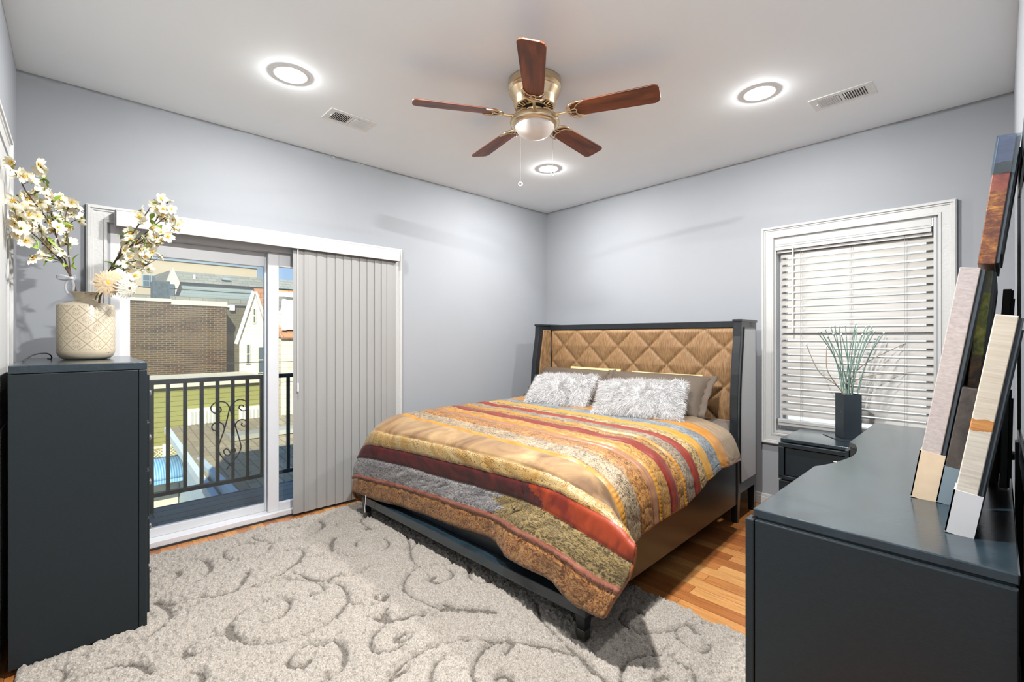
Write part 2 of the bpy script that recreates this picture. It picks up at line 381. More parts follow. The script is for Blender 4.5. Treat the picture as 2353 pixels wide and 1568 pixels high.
BLOOMS_L = [(0.899,-4.138,2.007),(0.912,-4.134,1.981),(0.808,-4.118,1.987),(0.812,-4.105,1.985),(0.704,-4.059,2.064),(0.659,-4.062,2.056),(0.779,-4.138,1.881),(0.749,-4.121,1.913),(0.69,-4.098,1.918),(0.726,-4.078,1.946),(0.622,-4.055,1.985),(0.816,-4.114,1.81),(0.718,-4.071,1.841),(0.758,-4.083,1.789),(0.825,-4.113,1.763),(0.661,-4.096,1.8),(0.699,-4.105,1.733),(0.764,-4.127,1.744),(0.59,-4.058,1.683),(0.745,-4.083,1.657),(0.526,-3.992,1.703),(0.574,-4.039,1.727),(0.454,-3.985,1.773),(0.445,-3.99,1.827),(0.461,-4.0,1.886),(0.503,-3.962,1.969),(0.458,-3.978,1.948),(0.427,-3.965,1.931),(0.518,-4.003,1.975),(0.5,-3.93,1.902),(0.602,-4.041,1.903),(0.613,-4.02,1.924),(0.508,-4.029,1.821),(0.575,-4.056,1.765),(0.815,-4.129,1.798),(0.864,-4.13,1.833),(0.484,-4.015,1.733),(0.463,-3.978,1.783),(0.602,-4.069,1.917),(0.666,-4.093,1.889),(0.597,-4.041,1.844),(0.654,-4.06,1.801),(0.748,-4.109,1.86),(0.594,-4.034,1.966),(0.589,-4.013,1.87)]
STEMS_R = [[(0.519,-3.863,1.499),(0.544,-3.837,1.618),(0.574,-3.805,1.694),(0.611,-3.766,1.78),(0.656,-3.719,1.878),(0.686,-3.687,1.942),(0.703,-3.669,1.971),(0.745,-3.625,1.986)],[(0.574,-3.805,1.694),(0.626,-3.75,1.769),(0.671,-3.703,1.823),(0.715,-3.656,1.878),(0.753,-3.617,1.914),(0.782,-3.585,1.888)],[(0.626,-3.75,1.769),(0.663,-3.711,1.791),(0.7,-3.672,1.867),(0.727,-3.643,1.932),(0.739,-3.631,1.975)],[(0.552,-3.829,1.629),(0.589,-3.789,1.737),(0.604,-3.774,1.813)],[(0.559,-3.821,1.646),(0.611,-3.766,1.683),(0.656,-3.719,1.694),(0.678,-3.695,1.672)]]
BLOOMS_R = [(0.737,-3.667,1.972),(0.706,-3.611,2.001),(0.787,-3.66,1.938),(0.805,-3.64,1.938),(0.714,-3.635,1.925),(0.807,-3.597,1.893),(0.782,-3.58,1.879),(0.668,-3.711,1.942),(0.68,-3.721,1.909),(0.595,-3.697,1.903),(0.732,-3.692,1.815),(0.717,-3.67,1.853),(0.76,-3.661,1.805),(0.673,-3.678,1.783),(0.734,-3.675,1.732),(0.7,-3.697,1.712),(0.603,-3.732,1.83),(0.654,-3.752,1.797),(0.602,-3.765,1.782),(0.594,-3.714,1.768),(0.724,-3.716,1.686),(0.709,-3.74,1.66),(0.668,-3.753,1.71),(0.63,-3.7,1.659),(0.676,-3.678,1.761),(0.645,-3.776,1.742),(0.741,-3.659,1.776),(0.779,-3.646,1.787),(0.656,-3.726,1.632),(0.726,-3.724,1.71),(0.589,-3.754,1.671),(0.527,-3.786,1.719),(0.609,-3.689,1.802),(0.713,-3.617,1.906)]
LEAVES_L = [(0.647,-4.05,2.019),(0.632,-4.043,2.004),(0.715,-4.078,1.93),(0.584,-4.02,1.941),(0.542,-3.999,1.851),(0.612,-4.034,1.852),(0.626,-4.041,1.75),(0.7,-4.072,1.709),(0.584,-4.02,1.678),(0.46,-3.954,1.68),(0.514,-3.985,1.66),(0.5,-3.977,1.767)]
LEAVES_R = [(0.746,-3.668,1.949),(0.731,-3.683,1.892),(0.765,-3.647,1.86),(0.643,-3.776,1.817),(0.68,-3.737,1.785),(0.665,-3.753,1.731),(0.613,-3.807,1.657),(0.643,-3.776,1.646),(0.599,-3.823,1.667),(0.709,-3.706,1.774)]
DAISIES = [(0.684, -3.834, 1.574), (0.695, -3.765, 1.553), (0.504, -3.879, 1.521), (0.51, -3.873, 1.521), (0.464, -3.965, 1.603)]
REED_TIPS = [(2.697,-0.351,1.264),(2.78,-0.428,1.345),(2.786,-0.374,1.351),(2.785,-0.257,1.366),(2.815,-0.259,1.383),(2.845,-0.29,1.391),(2.85,-0.193,1.384),(2.889,-0.208,1.389),(2.799,-0.268,1.317),(2.843,-0.313,1.334),(2.947,-0.221,1.399),(2.939,-0.186,1.365),(2.978,-0.199,1.328),(2.988,-0.146,1.382),(2.988,-0.044,1.391),(3.018,-0.122,1.385),(3.022,-0.175,1.356),(3.036,-0.153,1.351),(3.053,-0.114,1.322),(3.062,0.003,1.34),(3.164,0.038,1.271),(3.238,0.103,1.08),(2.818,-0.374,1.252),(2.933,-0.098,1.384),(2.875,-0.257,1.331)]
SCROLLS = [[(-2.957,0.691),(-2.982,0.734),(-3.022,0.753),(-3.072,0.743),(-3.099,0.705),(-3.082,0.664),(-3.047,0.654),(-3.022,0.674),(-3.03,0.704),(-3.052,0.709),(-3.059,0.69)],[(-2.957,0.691),(-2.926,0.734),(-2.879,0.757),(-2.831,0.737),(-2.81,0.693),(-2.826,0.659),(-2.858,0.656),(-2.884,0.683),(-2.873,0.706),(-2.852,0.7),(-2.849,0.685)],[(-2.957,0.691),(-2.931,0.588),(-2.9,0.477),(-2.873,0.366),(-2.87,0.318),(-2.894,0.263),(-2.931,0.216),(-2.957,0.189),(-2.982,0.15)],[(-2.957,0.691),(-2.977,0.593),(-3.002,0.491),(-3.034,0.392),(-3.042,0.335),(-3.022,0.28),(-2.987,0.227),(-2.957,0.189),(-2.931,0.157)],[(-2.997,0.508),(-3.007,0.55),(-3.042,0.575),(-3.077,0.565),(-3.092,0.538),(-3.077,0.508),(-3.052,0.51),(-3.047,0.532),(-3.062,0.54)],[(-2.915,0.527),(-2.9,0.56),(-2.863,0.577),(-2.826,0.557),(-2.823,0.526),(-2.847,0.515),(-2.866,0.532),(-2.858,0.546)],[(-2.957,0.297),(-2.967,0.322),(-2.987,0.334),(-3.002,0.317),(-2.992,0.286),(-2.967,0.27),(-2.951,0.291),(-2.941,0.324),(-2.92,0.327),(-2.913,0.302),(-2.931,0.281),(-2.949,0.294)]]
# ------------------------------------------------------------------ room shell
RX, RY, RZ = 3.655, -4.176, 2.74
S0, S1, SZ = -3.800, -1.925, 1.985        # sliding door opening (Y, Y, top)
W0, W1, WZ0, WZ1 = 2.392, 3.322, .577, 2.085   # window opening (X, X, Z, Z)

mb = MB(); mb.box(-.16, RX + .15, RY - .15, .15, -.16, 0)
structure(mb.build('floor', M_FLOOR))
mb = MB(); mb.box(-.16, RX + .15, RY - .15, .15, RZ, RZ + .25)
structure(mb.build('ceiling', M_CEIL))
mb = MB()
mb.box(-.16, 0, RY - .15, S0, 0, RZ); mb.box(-.16, 0, S1, .15, 0, RZ); mb.box(-.16, 0, S0, S1, SZ, RZ)
structure(mb.build('wall_left', M_WALL))
mb = MB()
mb.box(0, W0, 0, .15, 0, RZ); mb.box(W1, RX, 0, .15, 0, RZ); mb.box(W0, W1, 0, .15, 0, WZ0); mb.box(W0, W1, 0, .15, WZ1, RZ)
structure(mb.build('wall_back', M_WALL))
mb = MB(); mb.box(RX, RX + .15, RY - .15, .15, 0, RZ)
structure(mb.build('wall_right', M_WALL))
mb = MB(); mb.box(0, RX, RY - .15, RY, 0, RZ)
structure(mb.build('wall_front', M_WALL))

def casing(rect, prof, plane, closed=True):
    """mitred moulding: rect=(a0,a1,z0,z1); prof=(inset, height)...; plane maps (a,z,h) to xyz"""
    a0, a1, z0, z1 = rect
    m = MB()
    vs = []; n = len(prof)
    for d, h in prof:
        zb = z0 + (d if closed else 0)
        for a, z in ((a0 + d, zb), (a0 + d, z1 - d), (a1 - d, z1 - d), (a1 - d, zb)):
            vs.append(plane(a, z, h))
    fs = []
    for i in range(n - 1):
        for k in range(4 if closed else 3):
            j = (k + 1) % 4
            fs.append((i * 4 + k, i * 4 + j, (i + 1) * 4 + j, (i + 1) * 4 + k))
    m.add(vs, fs)
    return m
CAS = [(0, 0), (0, .026), (.008, .032), (.018, .030), (.022, .022), (.030, .022), (.034, .017), (.074, .015), (.078, .020), (.090, .020), (.094, .010), (.094, 0)]

def embossed():
    m, nt, b = new_mat('embossed_trim')
    b.inputs['Base Color'].default_value = (.44, .44, .43, 1)
    b.inputs['Roughness'].default_value = .42
    v = N(nt, 'ShaderNodeTexVoronoi', i_Scale=75.0)
    nt.links.new(coords(nt), v.inputs['Vector'])
    bump(nt, b, v.outputs[0], .22, .003)
    return m
M_EMB = embossed()

# baseboards
def baseboard(name, x0, x1, y0, y1):
    m = MB(); m.box(x0, x1, y0, y1, 0, .062)
    dx = .004 if (x1 - x0) < (y1 - y0) else 0; dy = .004 if dx == 0 else 0
    m.box(x0 + (dx if x0 > 1 else 0), x1 - (dx if x0 < 1 else 0), y0 + (dy if y0 > -1 else 0), y1 - (dy if y0 < -1 else 0), .062, .085)
    structure(m.build(name, M_TRIM, bevel=.003))
baseboard('baseboard_back', 0, RX, -.016, 0)
baseboard('baseboard_left', 0, .016, S1 + .04, -.016)
baseboard('baseboard_right', RX - .012, RX, RY, -.016)

# ------------------------------------------------------------------ window with casing
win = thing('window_1', 'double hung window in white embossed casing behind a lowered blind', 'window')
structure(win)
casing((W0 - .085, W1 + .096, WZ0 - .09, WZ1 + .082), [(d * .92, h) for d, h in CAS], lambda a, z, h: (a, -h, z)).build('casing', M_EMB, win, smooth=30)
mb = MB()
for (a, b_, c, d) in ((W0, W0 + .012, WZ0, WZ1), (W1 - .012, W1, WZ0, WZ1), (W0 + .012, W1 - .012, WZ0, WZ0 + .012), (W0 + .012, W1 - .012, WZ1 - .012, WZ1)):
    mb.box(a, b_, -.001, .15, c, d)
mb.build('jamb', M_TRIM, win)
mb = MB()
for (a, b_, c, d) in ((W0 + .012, W0 + .055, WZ0, WZ1), (W1 - .055, W1 - .012, WZ0, WZ1), (W0 + .055, W1 - .055, WZ0 + .012, WZ0 + .06), (W0 + .055, W1 - .055, WZ1 - .06, WZ1 - .012), (W0 + .055, W1 - .055, 1.30, 1.35)):
    mb.box(a, b_, .10, .14, c, d)
mb.build('sash', M_VINYL, win, bevel=.003)
mb = MB(); mb.box(W0 + .05, W1 - .05, .118, .122, WZ0 + .05, WZ1 - .05)
mb.build('pane', M_GLASS, win)

# horizontal blind
bl = thing('window_blind', 'white horizontal slat blind lowered inside the window casing', 'blind', (0, .040, 0))
mb = MB()
z = 1.947; nsl = 0
while z > .70:
    ang = math.radians(66)
    prof = []
    for i in range(6):
        s_ = (i / 5 - .5) * .0455
        bow = .0035 * (1 - (2 * i / 5 - 1) ** 2)
        yy = -s_ * math.cos(ang) * -1 - bow * math.sin(ang)
        zz = s_ * math.sin(ang) - bow * math.cos(ang) * -1
        prof.append((yy, zz))
    vs = []
    x0, x1 = W0 + .036, W1 - .014
    for (yy, zz) in prof: vs += [(x0, yy, z + zz), (x1, yy, z + zz)]
    for (yy, zz) in prof: vs += [(x0, yy + .0025, z + zz + .0012), (x1, yy + .0025, z + zz + .0012)]
    fs = [(2 * i, 2 * i + 1, 2 * i + 3, 2 * i + 2) for i in range(5)] + [(12 + 2 * i + 2, 12 + 2 * i + 3, 12 + 2 * i + 1, 12 + 2 * i) for i in range(5)]
    fs += [(0, 12, 13, 1), (10, 11, 23, 22)]
    mb.add(vs, fs)
    z -= .0527; nsl += 1
mb.build('slats', M_SLAT, bl, smooth=40)
mb = MB(); mb.box(W0 + .02, W1 - .015, -.028, .025, .655, .682); mb.box(W0 + .02, W1 - .015, -.022, .02, .632, .655)
mb.build('bottom_rail', M_TRIM, bl, bevel=.004)
mb = MB()
mb.box(W0 + .006, W1 - .022, -.040, -.030, 1.985, 2.078); mb.box(W0 + .006, W1 - .022, -.046, -.030, 1.985, 1.998); mb.box(W0 + .006, W1 - .022, -.044, -.030, 2.012, 2.020); mb.box(W0 + .006, W1 - .022, -.043, -.030, 2.027, 2.033)
mb.box(W0 + .006, W0 + .014, -.040, .02, 1.985, 2.078)
mb.build('valance', M_TRIM, bl, bevel=.002)
mb = MB(); mb.box(W0 + .015, W1 - .02, -.026, .03, 1.965, 2.04); mb.build('head_rail', M_TRIM, bl)
mb = MB(); mb.box(W1 - .03, W1 - .015, -.034, -.026, 2.02, 2.078); mb.build('bracket', M_CHROME, bl)
for x in (2.567, 2.872, 3.168):
    mb = MB(); mb.tube([(x, -.026, 1.985), (x, -.026, .66)], .0011, 5); mb.tube([(x + .012, -.024, 1.985), (x + .012, -.024, .66)], .0008, 5)
    mb.build('ladder_cord', M_VANE, bl)
mb = MB(); mb.tube([(2.523, -.050, 1.995), (2.523, -.050, 1.365)], .0055, 6); mb.tube([(2.523, -.036, 2.0), (2.523, -.050, 1.992)], .002, 5)
mb.build('tilt_wand', plain('wand_plastic', (.55, .52, .48), .3), bl)

# ------------------------------------------------------------------ closet door on the front wall (left edge of the view)
d1 = thing('door_2', 'white panelled closet door and casing beside the black chest', 'door'); structure(d1)
casing((.52, 1.52, 0, 2.20), CAS, lambda a, z, h: (a, RY + h * .75, z), closed=False).build('casing', M_TRIM, d1, smooth=30)
mb = MB(); mb.box(.614, 1.426, RY + .001, RY + .010, .01, 2.106)
for (a, b_, c, e) in ((.70, .98, .25, .95), (1.06, 1.34, .25, .95), (.70, .98, 1.10, 1.95), (1.06, 1.34, 1.10, 1.95)):
    mb.box(a, b_, RY + .010, RY + .014, c, e)
mb.build('door_panel', M_TRIM, d1, bevel=.003)

# ------------------------------------------------------------------ sliding patio door
sd = thing('door_1', 'white vinyl sliding glass patio door opening onto the balcony', 'door'); structure(sd)
casing((S0 - .105, S1 + .040, 0, SZ + .092), CAS, lambda a, z, h: (h, a, z), closed=False).build('casing', M_EMB, sd, smooth=30)
mb = MB()
mb.box(-.15, .002, S0, S0 + .045, 0, SZ); mb.box(-.15, .002, S1 - .045, S1, 0, SZ)
mb.box(-.15, .002, S0 + .045, S1 - .045, SZ - .055, SZ); mb.box(-.15, .002, S0 + .045, S1 - .045, 0, .045)
mb.build('door_frame', M_VINYL, sd, bevel=.003)
mb = MB(); mb.box(.002, .012, S0, S1, 0, .012); mb.box(-.16, .004, S0, S1, -.01, .004)
mb.build('threshold', M_RUBBER, sd)
def panel(name, x, y0, y1, st0, st1, zb, zt, label):
    f = MB()
    f.box(x - .018, x + .018, y0, y0 + st0, .045, SZ - .055); f.box(x - .018, x + .018, y1 - st1, y1, .045, SZ - .055)
    f.box(x - .018, x + .018, y0 + st0, y1 - st1, .045, zb); f.box(x - .018, x + .018, y0 + st0, y1 - st1, zt, SZ - .055)
    o = f.build(name, M_VINYL, sd, bevel=.003)
    o['label'] = label
    g = MB(); g.box(x - .003, x + .003, y0 + st0 - .01, y1 - st1 + .01, zb - .01, zt + .01)
    g.build('pane', M_GLASS, o)
    return o
pa = panel('outer_panel', -.105, S0 + .045, -2.87, .052, .075, .102, 1.828, 'outer sliding panel with an insect screen')
mb = MB(); mb.box(-.0865, -.0855, -3.70, -2.95, .105, 1.825); mb.build('insect_screen', M_SCREEN, pa)
mb = MB(); mb.lathe([(.009, 0), (.011, .006), (.006, .012), (.006, .02), (.012, .024), (.011, .03)], 12, Matrix.Translation((-.086, -3.655, .085)) @ Matrix.Rotation(PI / 2, 4, 'Y'))
mb.build('latch_knob', M_VINYL, pa)
panel('inner_panel', -.050, -2.937, S1 - .045, .072, .07, .10, 1.83, 'inner fixed panel half hidden by the vertical blind')

# vertical blind
vb = thing('vertical_blind', 'off-white vertical blind stacked over the right half of the patio door', 'blind')
mb = MB()
mb.box(.090, .102, -3.783, -1.943, 1.957, 2.046); mb.box(.020, .102, -3.783, -3.775, 1.957, 2.046); mb.box(.020, .102, -1.951, -1.943, 1.957, 2.046); mb.box(.030, .102, -3.783, -1.943, 2.046, 2.052)
mb.build('valance', M_TRIM, vb, bevel=.002)
mb = MB(); mb.box(.035, .082, -3.77, -1.955, 2.0, 2.04); mb.build('head_rail', M_VINYL, vb)
vy = [-2.745, -2.675, -2.664, -2.655, -2.646, -2.580, -2.505, -2.440, -2.375, -2.310, -2.245, -2.180, -2.115, -2.055, -2.005]
for k, y in enumerate(vy):
    ang = math.radians(8 if k > 4 else (5 if k == 0 else 11)) + rnd.uniform(-.03, .03)
    m = MB(); vs = []; wv = .089 if k else .105
    for i in range(7):
        s_ = (i / 6 - .5) * wv
        bow = .0035 * (1 - (2 * i / 6 - 1) ** 2)
        xx = bow * math.cos(ang) - s_ * math.sin(ang); yy = s_ * math.cos(ang) + bow * math.sin(ang)
        for z_ in (.024, 1.995): vs.append((.060 + xx, y + yy, z_))
        for z_ in (.024, 1.995): vs.append((.0592 + xx, y + yy, z_))
    fs = []
    for i in range(6):
        a = 4 * i; b_ = 4 * (i + 1)
        fs += [(a, b_, b_ + 1, a + 1), (a + 2, a + 3, b_ + 3, b_ + 2)]
    m.add(vs, fs)
    m.build('vane', M_VANE, vb, smooth=60)
mb = MB(); mb.tube([(.088, -2.772, 1.96), (.088, -2.772, .98)], .004, 6); mb.tube([(.088, -2.772, .98), (.088, -2.772, .92)], .007, 8)
mb.build('wand', M_VINYL, vb)

# ------------------------------------------------------------------ balcony and the street side
def coords_axes(nt, ax, scale=1.0):
    tc = N(nt, 'ShaderNodeTexCoord'); sp = N(nt, 'ShaderNodeSeparateXYZ'); cb = N(nt, 'ShaderNodeCombineXYZ')
    nt.links.new(tc.outputs['Object'], sp.inputs[0])
    nt.links.new(sp.outputs[ax[0].upper()], cb.inputs[0]); nt.links.new(sp.outputs[ax[1].upper()], cb.inputs[1])
    return cb.outputs[0]

def course_mat(name, c1, c2, mortar, bw, rh, ax, blot=None, ms=.1, rough=.85, blotr=(.5, .66), spot=None):
    m, nt, b = new_mat(name)
    br = N(nt, 'ShaderNodeTexBrick')
    br.inputs['Color1'].default_value = (*c1, 1); br.inputs['Color2'].default_value = (*c2, 1); br.inputs['Mortar'].default_value = (*mortar, 1)
    br.inputs['Scale'].default_value = 1.0; br.inputs['Mortar Size'].default_value = rh * ms
    br.inputs['Brick Width'].default_value = bw; br.inputs['Row Height'].default_value = rh
    nt.links.new(coords_axes(nt, ax), br.inputs['Vector'])
    col = br.outputs['Color']
    for bl_, sc_, rr in ((blot, 2.2, blotr), (spot, 6.0, (.55, .68))):
        if bl_ is None: continue
        nz = N(nt, 'ShaderNodeTexNoise', i_Scale=sc_, i_Detail=8.0, i_Roughness=.72)
        nt.links.new(coords(nt), nz.inputs['Vector'])
        mx = N(nt, 'ShaderNodeMix', data_type='RGBA')
        nt.links.new(ramp(nt, nz.outputs[0], [(rr[0], (0, 0, 0)), (rr[1], (.5, .5, .5))]), mx.inputs[0])
        nt.links.new(col, mx.inputs[6]); mx.inputs[7].default_value = (*bl_, 1)
        col = mx.outputs[2]
    nt.links.new(col, b.inputs['Base Color'])
    b.inputs['Roughness'].default_value = rough
    return m
X_BRICK = course_mat('old_brick', (.022, .011, .007), (.072, .032, .013), (.19, .145, .07), .21, .064, 'yz', (.11, .075, .026), .13, spot=(.05, .05, .075))
X_BRICKD = course_mat('dark_brick', (.05, .05, .03), (.09, .08, .05), (.20, .17, .10), .11, .036, 'yz')
X_BRICKX = course_mat('old_brick_side', (.11, .052, .028), (.24, .115, .05), (.42, .34, .20), .11, .036, 'xz', (.36, .26, .12), .12)
X_WHITE = course_mat('white_siding', (.74, .72, .62), (.76, .74, .64), (.45, .43, .36), 6.0, .115, 'yz', ms=.07)
X_WHITEX = course_mat('white_siding_side', (.86, .85, .80), (.87, .86, .81), (.6, .59, .55), 6.0, .115, 'xz', ms=.05)
X_GREEN = course_mat('green_siding', (0.245, 0.245, 0.068), (0.258, 0.258, 0.082), (0.136, 0.136, 0.034), 6.0, .10, 'yz', ms=.07)
X_BLUE = course_mat('blue_siding', (0.216, 0.274, 0.288), (0.230, 0.288, 0.295), (0.144, 0.194, 0.216), 9.0, .12, 'yz', ms=.08)
X_TAN = course_mat('tan_wall', (0.403, 0.338, 0.238), (0.418, 0.353, 0.252), (0.374, 0.324, 0.245), .9, .3, 'yz', ms=.02)
X_SHINGLE = course_mat('tan_shingle', (0.240, 0.195, 0.120), (0.315, 0.262, 0.165), (0.150, 0.120, 0.075), .30, .14, 'xy', blot=(0.225, 0.195, 0.143), ms=.06)
X_GSHING = course_mat('grey_shingle', (0.180, 0.188, 0.165), (0.225, 0.232, 0.203), (0.128, 0.135, 0.120), .4, .16, 'yz', ms=.08)
X_ORANGE = course_mat('orange_shingle', (0.352, 0.160, 0.072), (0.448, 0.232, 0.112), (0.224, 0.096, 0.048), .32, .13, 'yz', ms=.10)
X_CREAM = plain('cream_trim', (0.592, 0.544, 0.416), .7)
X_WTRIM = plain('outdoor_white', (.80, .79, .74), .7)
X_DECK = course_mat('deck_boards', (.055, .085, .10), (.075, .11, .125), (.012, .018, .022), 7.0, .135, 'yx', ms=.05, rough=.6)
X_GLASS = plain('dark_window_glass', (.05, .09, .13), .08, spec=.8)
X_BLUEPAINT = plain('blue_paint', (.22, .32, .38), .6)
X_AWN = None

mb = MB(); mb.box(-1.19, -.15, -5.0, .6, -.16, -.10); mb.box(-1.21, -1.19, -5.0, .6, -.28, -.098)
o = mb.build('deck', X_DECK); structure(o)

rl = thing('balcony_railing', 'dark metal balcony railing with a scrollwork ornament beyond the glass door', 'railing')
mb = MB(); mb.box(-1.125, -1.075, -5.0, .5, .930, .968); mb.build('top_rail', M_RAIL, rl, bevel=.006)
mb = MB(); mb.box(-1.120, -1.080, -5.0, .5, .020, .056); mb.build('bottom_rail', M_RAIL, rl, bevel=.004)
k = 0; y = -3.625
pts_y = [-3.51 + .1165 * i for i in range(-10, 34)]
for i, yy in enumerate(pts_y):
    w = .011 if (i - 10) % 16 else .019
    z0 = .05 if w < .015 else -.10
    m = MB(); m.box(-1.10 - w * 1.2, -1.10 + w * 1.2, yy - w * 1.2, yy + w * 1.2, z0, .935)
    m.build('baluster' if w < .015 else 'post', M_RAIL, rl)
mb = MB()
for L in SCROLLS:
    mb.tube(smooth_path([(-1.072, a, b_) for a, b_ in L], 5), .0055, 6)
mb.tube([(-1.085, -2.93, .70), (-1.070, -2.93, .70)], .006, 6)
mb.build('scroll_ornament', M_RAIL, rl, smooth=60)

mb = MB(); mb.box(-70, -1.3, -40, 60, -4.3, -4.1); structure(mb.build('ground', plain('asphalt', (.16, .15, .14), .9)))

# brick building
t = thing('brick_building', 'old brown brick building with a cream coping across the yard', 'building')
mb = MB(); mb.box(-18, -14, -6.5, -.28, -4.2, 2.40); mb.build('wall', X_BRICK, t)
mb = MB(); mb.box(-18, -13.95, -6.5, -1.77, 2.40, 2.49); mb.box(-18, -13.95, -1.77, -.27, 2.32, 2.47); mb.build('coping', X_CREAM, t)
mb = MB(); mb.box(-15.0, -14.3, -2.18, -1.76, 2.3, 3.06); mb.build('chimney', plain('slate_blue', (.018, .045, .065), .7, var=.6, scale=14), t)
mb = MB(); mb.box(-18, -15, -.28, .70, -4.2, 2.35); mb.build('recess_wall', X_BRICKD, t)
mb = MB(); mb.box(-18, -14.9, -.28, .13, 2.35, 2.42); mb.box(-15.0, -14.85, .0, .15, 2.25, 2.44); mb.build('gutter', X_WTRIM, t)
mb = MB(); mb.hexa([(-22, -6.5, 2.5), (-16, -6.5, 2.5), (-16, 4, 2.5), (-22, 4, 2.5)], [(-22, -6.5, 3.0), (-16, -6.5, 2.74), (-16, 4, 2.74), (-22, 4, 3.0)]); mb.build('roof', X_GSHING, t)

# white gable house with orange roof and dormer
t = thing('gable_house', 'white sided house with a steep gable and orange shingle roof', 'house')
mb = MB()
gy = -.225
mb.add([(-11, -.60, -4.2), (-11, .95, -4.2), (-11, .95, 1.28), (-11, .15, 1.28), (-11, gy, 2.60), (-11, -.60, 1.28), (-14, .12, -4.2), (-14, 1.6, -4.2), (-14, 1.6, 1.28), (-14, .85, 1.28), (-14, gy + .7, 2.60), (-14, .12, 1.28)],
       [(0, 1, 2, 3, 4, 5), (6, 11, 10, 9, 8, 7), (0, 5, 11, 6), (5, 4, 10, 11), (4, 3, 9, 10), (3, 2, 8, 9), (2, 1, 7, 8)])
mb.build('wall', X_WHITE, t)
mb = MB()
def bar(m, a, b_, w=.05, x0=-11.0, x1=-10.9):
    (ya, za), (yb, zb) = a, b_
    d = Vector((0, yb - ya, zb - za)).normalized(); n_ = Vector((0, -d.z, d.y)) * w
    m.hexa([(x1, ya, za), (x1, yb, zb), (x0, yb, zb), (x0, ya, za)], [(x1, ya + n_.y, za + n_.z), (x1, yb + n_.y, zb + n_.z), (x0, yb + n_.y, zb + n_.z), (x0, ya + n_.y, za + n_.z)])
bar(mb, (-.66, 1.12), (gy, 2.60), .07); bar(mb, (gy, 2.60), (.20, 1.2), .05)
mb.build('rake_trim', X_WTRIM, t)
for (y0, y1, z0, z1) in ((-.27, -.19, 1.70, 2.15), (-.44, -.33, .55, 1.13), (-.14, .02, .28, 1.05)):
    f = MB()
    f.box(-11.0, -10.96, y0, y1, z0, z1); w = f.build('window', X_CREAM, t)
    g = MB(); g.box(-10.96, -10.955, y0 + .022, y1 - .022, z0 + .03, (z0 + z1) / 2 - .015); g.box(-10.96, -10.955, y0 + .022, y1 - .022, (z0 + z1) / 2 + .015, z1 - .03); g.build('pane', X_GLASS, w)
mb = MB(); mb.hexa([(-14.2, gy + .75, 2.55), (-10.95, .10, 1.3), (-10.95, 1.6, 1.3), (-14.2, 1.6, 2.55)], [(-14.2, gy + .81, 2.80), (-11.3, gy + .06, 2.74), (-11.3, 1.6, 2.74), (-14.2, 1.6, 2.80)])
mb.build('roof', X_ORANGE, t)
mb = MB(); mb.hexa([(-11.0, .26, 1.50), (-9.95, .26, 1.52), (-9.95, 1.2, 1.52), (-11.0, 1.2, 1.50)], [(-11.2, .26, 2.42), (-9.95, .26, 2.42), (-9.95, 1.2, 2.42), (-11.2, 1.2, 2.42)])
mb.build('dormer', X_WHITE, t)
mb = MB(); mb.box(-11.2, -9.85, .05, 1.3, 2.42, 2.54); mb.box(-10, -9.93, .20, .30, 1.50, 2.42); mb.build('dormer_trim', X_WTRIM, t)
mb = MB(); mb.hexa([(-10.6, .10, 1.45), (-9.7, .10, 1.28), (-9.7, 1.5, 1.28), (-10.6, 1.5, 1.45)], [(-10.6, .10, 1.75), (-9.7, .10, 1.33), (-9.7, 1.5, 1.33), (-10.6, 1.5, 1.75)]); mb.build('porch_roof', X_ORANGE, t)
mb = MB(); mb.box(-10.5, -9.8, .12, 1.5, -4.2, 1.28); mb.build('porch_wall', course_mat('peeling_siding', (.58, .50, .34), (.62, .54, .38), (.38, .32, .22), 3.0, .12, 'yz', blot=(.25, .27, .20), ms=.06, blotr=(.58, .62)), t)

# blue-grey house
t = thing('blue_house', 'blue-grey sided house with a long grey shingle roof behind the brick wall', 'house')
mb = MB(); mb.box(-30, -24, -.40, 6.5, -4.2, 4.02); mb.build('wall', X_BLUE, t)
mb = MB(); mb.hexa([(-30, -.55, 4.0), (-23.8, -.45, 4.0), (-23.8, 6.6, 4.0), (-30, 6.6, 4.0)], [(-30, -.55, 4.9), (-24.8, -.50, 4.62), (-24.8, 6.6, 4.62), (-30, 6.6, 4.9)]); mb.build('roof', X_GSHING, t)
mb = MB(); mb.add([(-23.7, -.85, 3.3), (-23.7, -.42, 3.3), (-23.7, -.22, 3.95), (-23.7, -.50, 4.66), (-23.7, -.72, 3.95), (-24.2, -.85, 3.3), (-24.2, -.42, 3.3), (-24.2, -.22, 3.95), (-24.2, -.50, 4.66), (-24.2, -.72, 3.95)],
    [(0, 1, 2, 3, 4), (9, 8, 7, 6, 5), (0, 5, 6, 1), (1, 6, 7, 2), (2, 7, 8, 3), (3, 8, 9, 4), (4, 9, 5, 0)]); mb.build('gable_end', X_CREAM, t)
mb = MB(); mb.box(-23.72, -23.6, -.62, -.45, 3.3, 3.85); mb.build('window', X_GLASS, t)
mb = MB(); mb.tube([(-24.2, .45, 4.1), (-24.2, .45, 4.45)], .05, 8); mb.build('vent_pipe', X_WTRIM, t)
mb = MB(); mb.box(-24.6, -24.0, 1.62, 2.0, 4.28, 4.38); mb.build('skylight', X_BLUEPAINT, t)

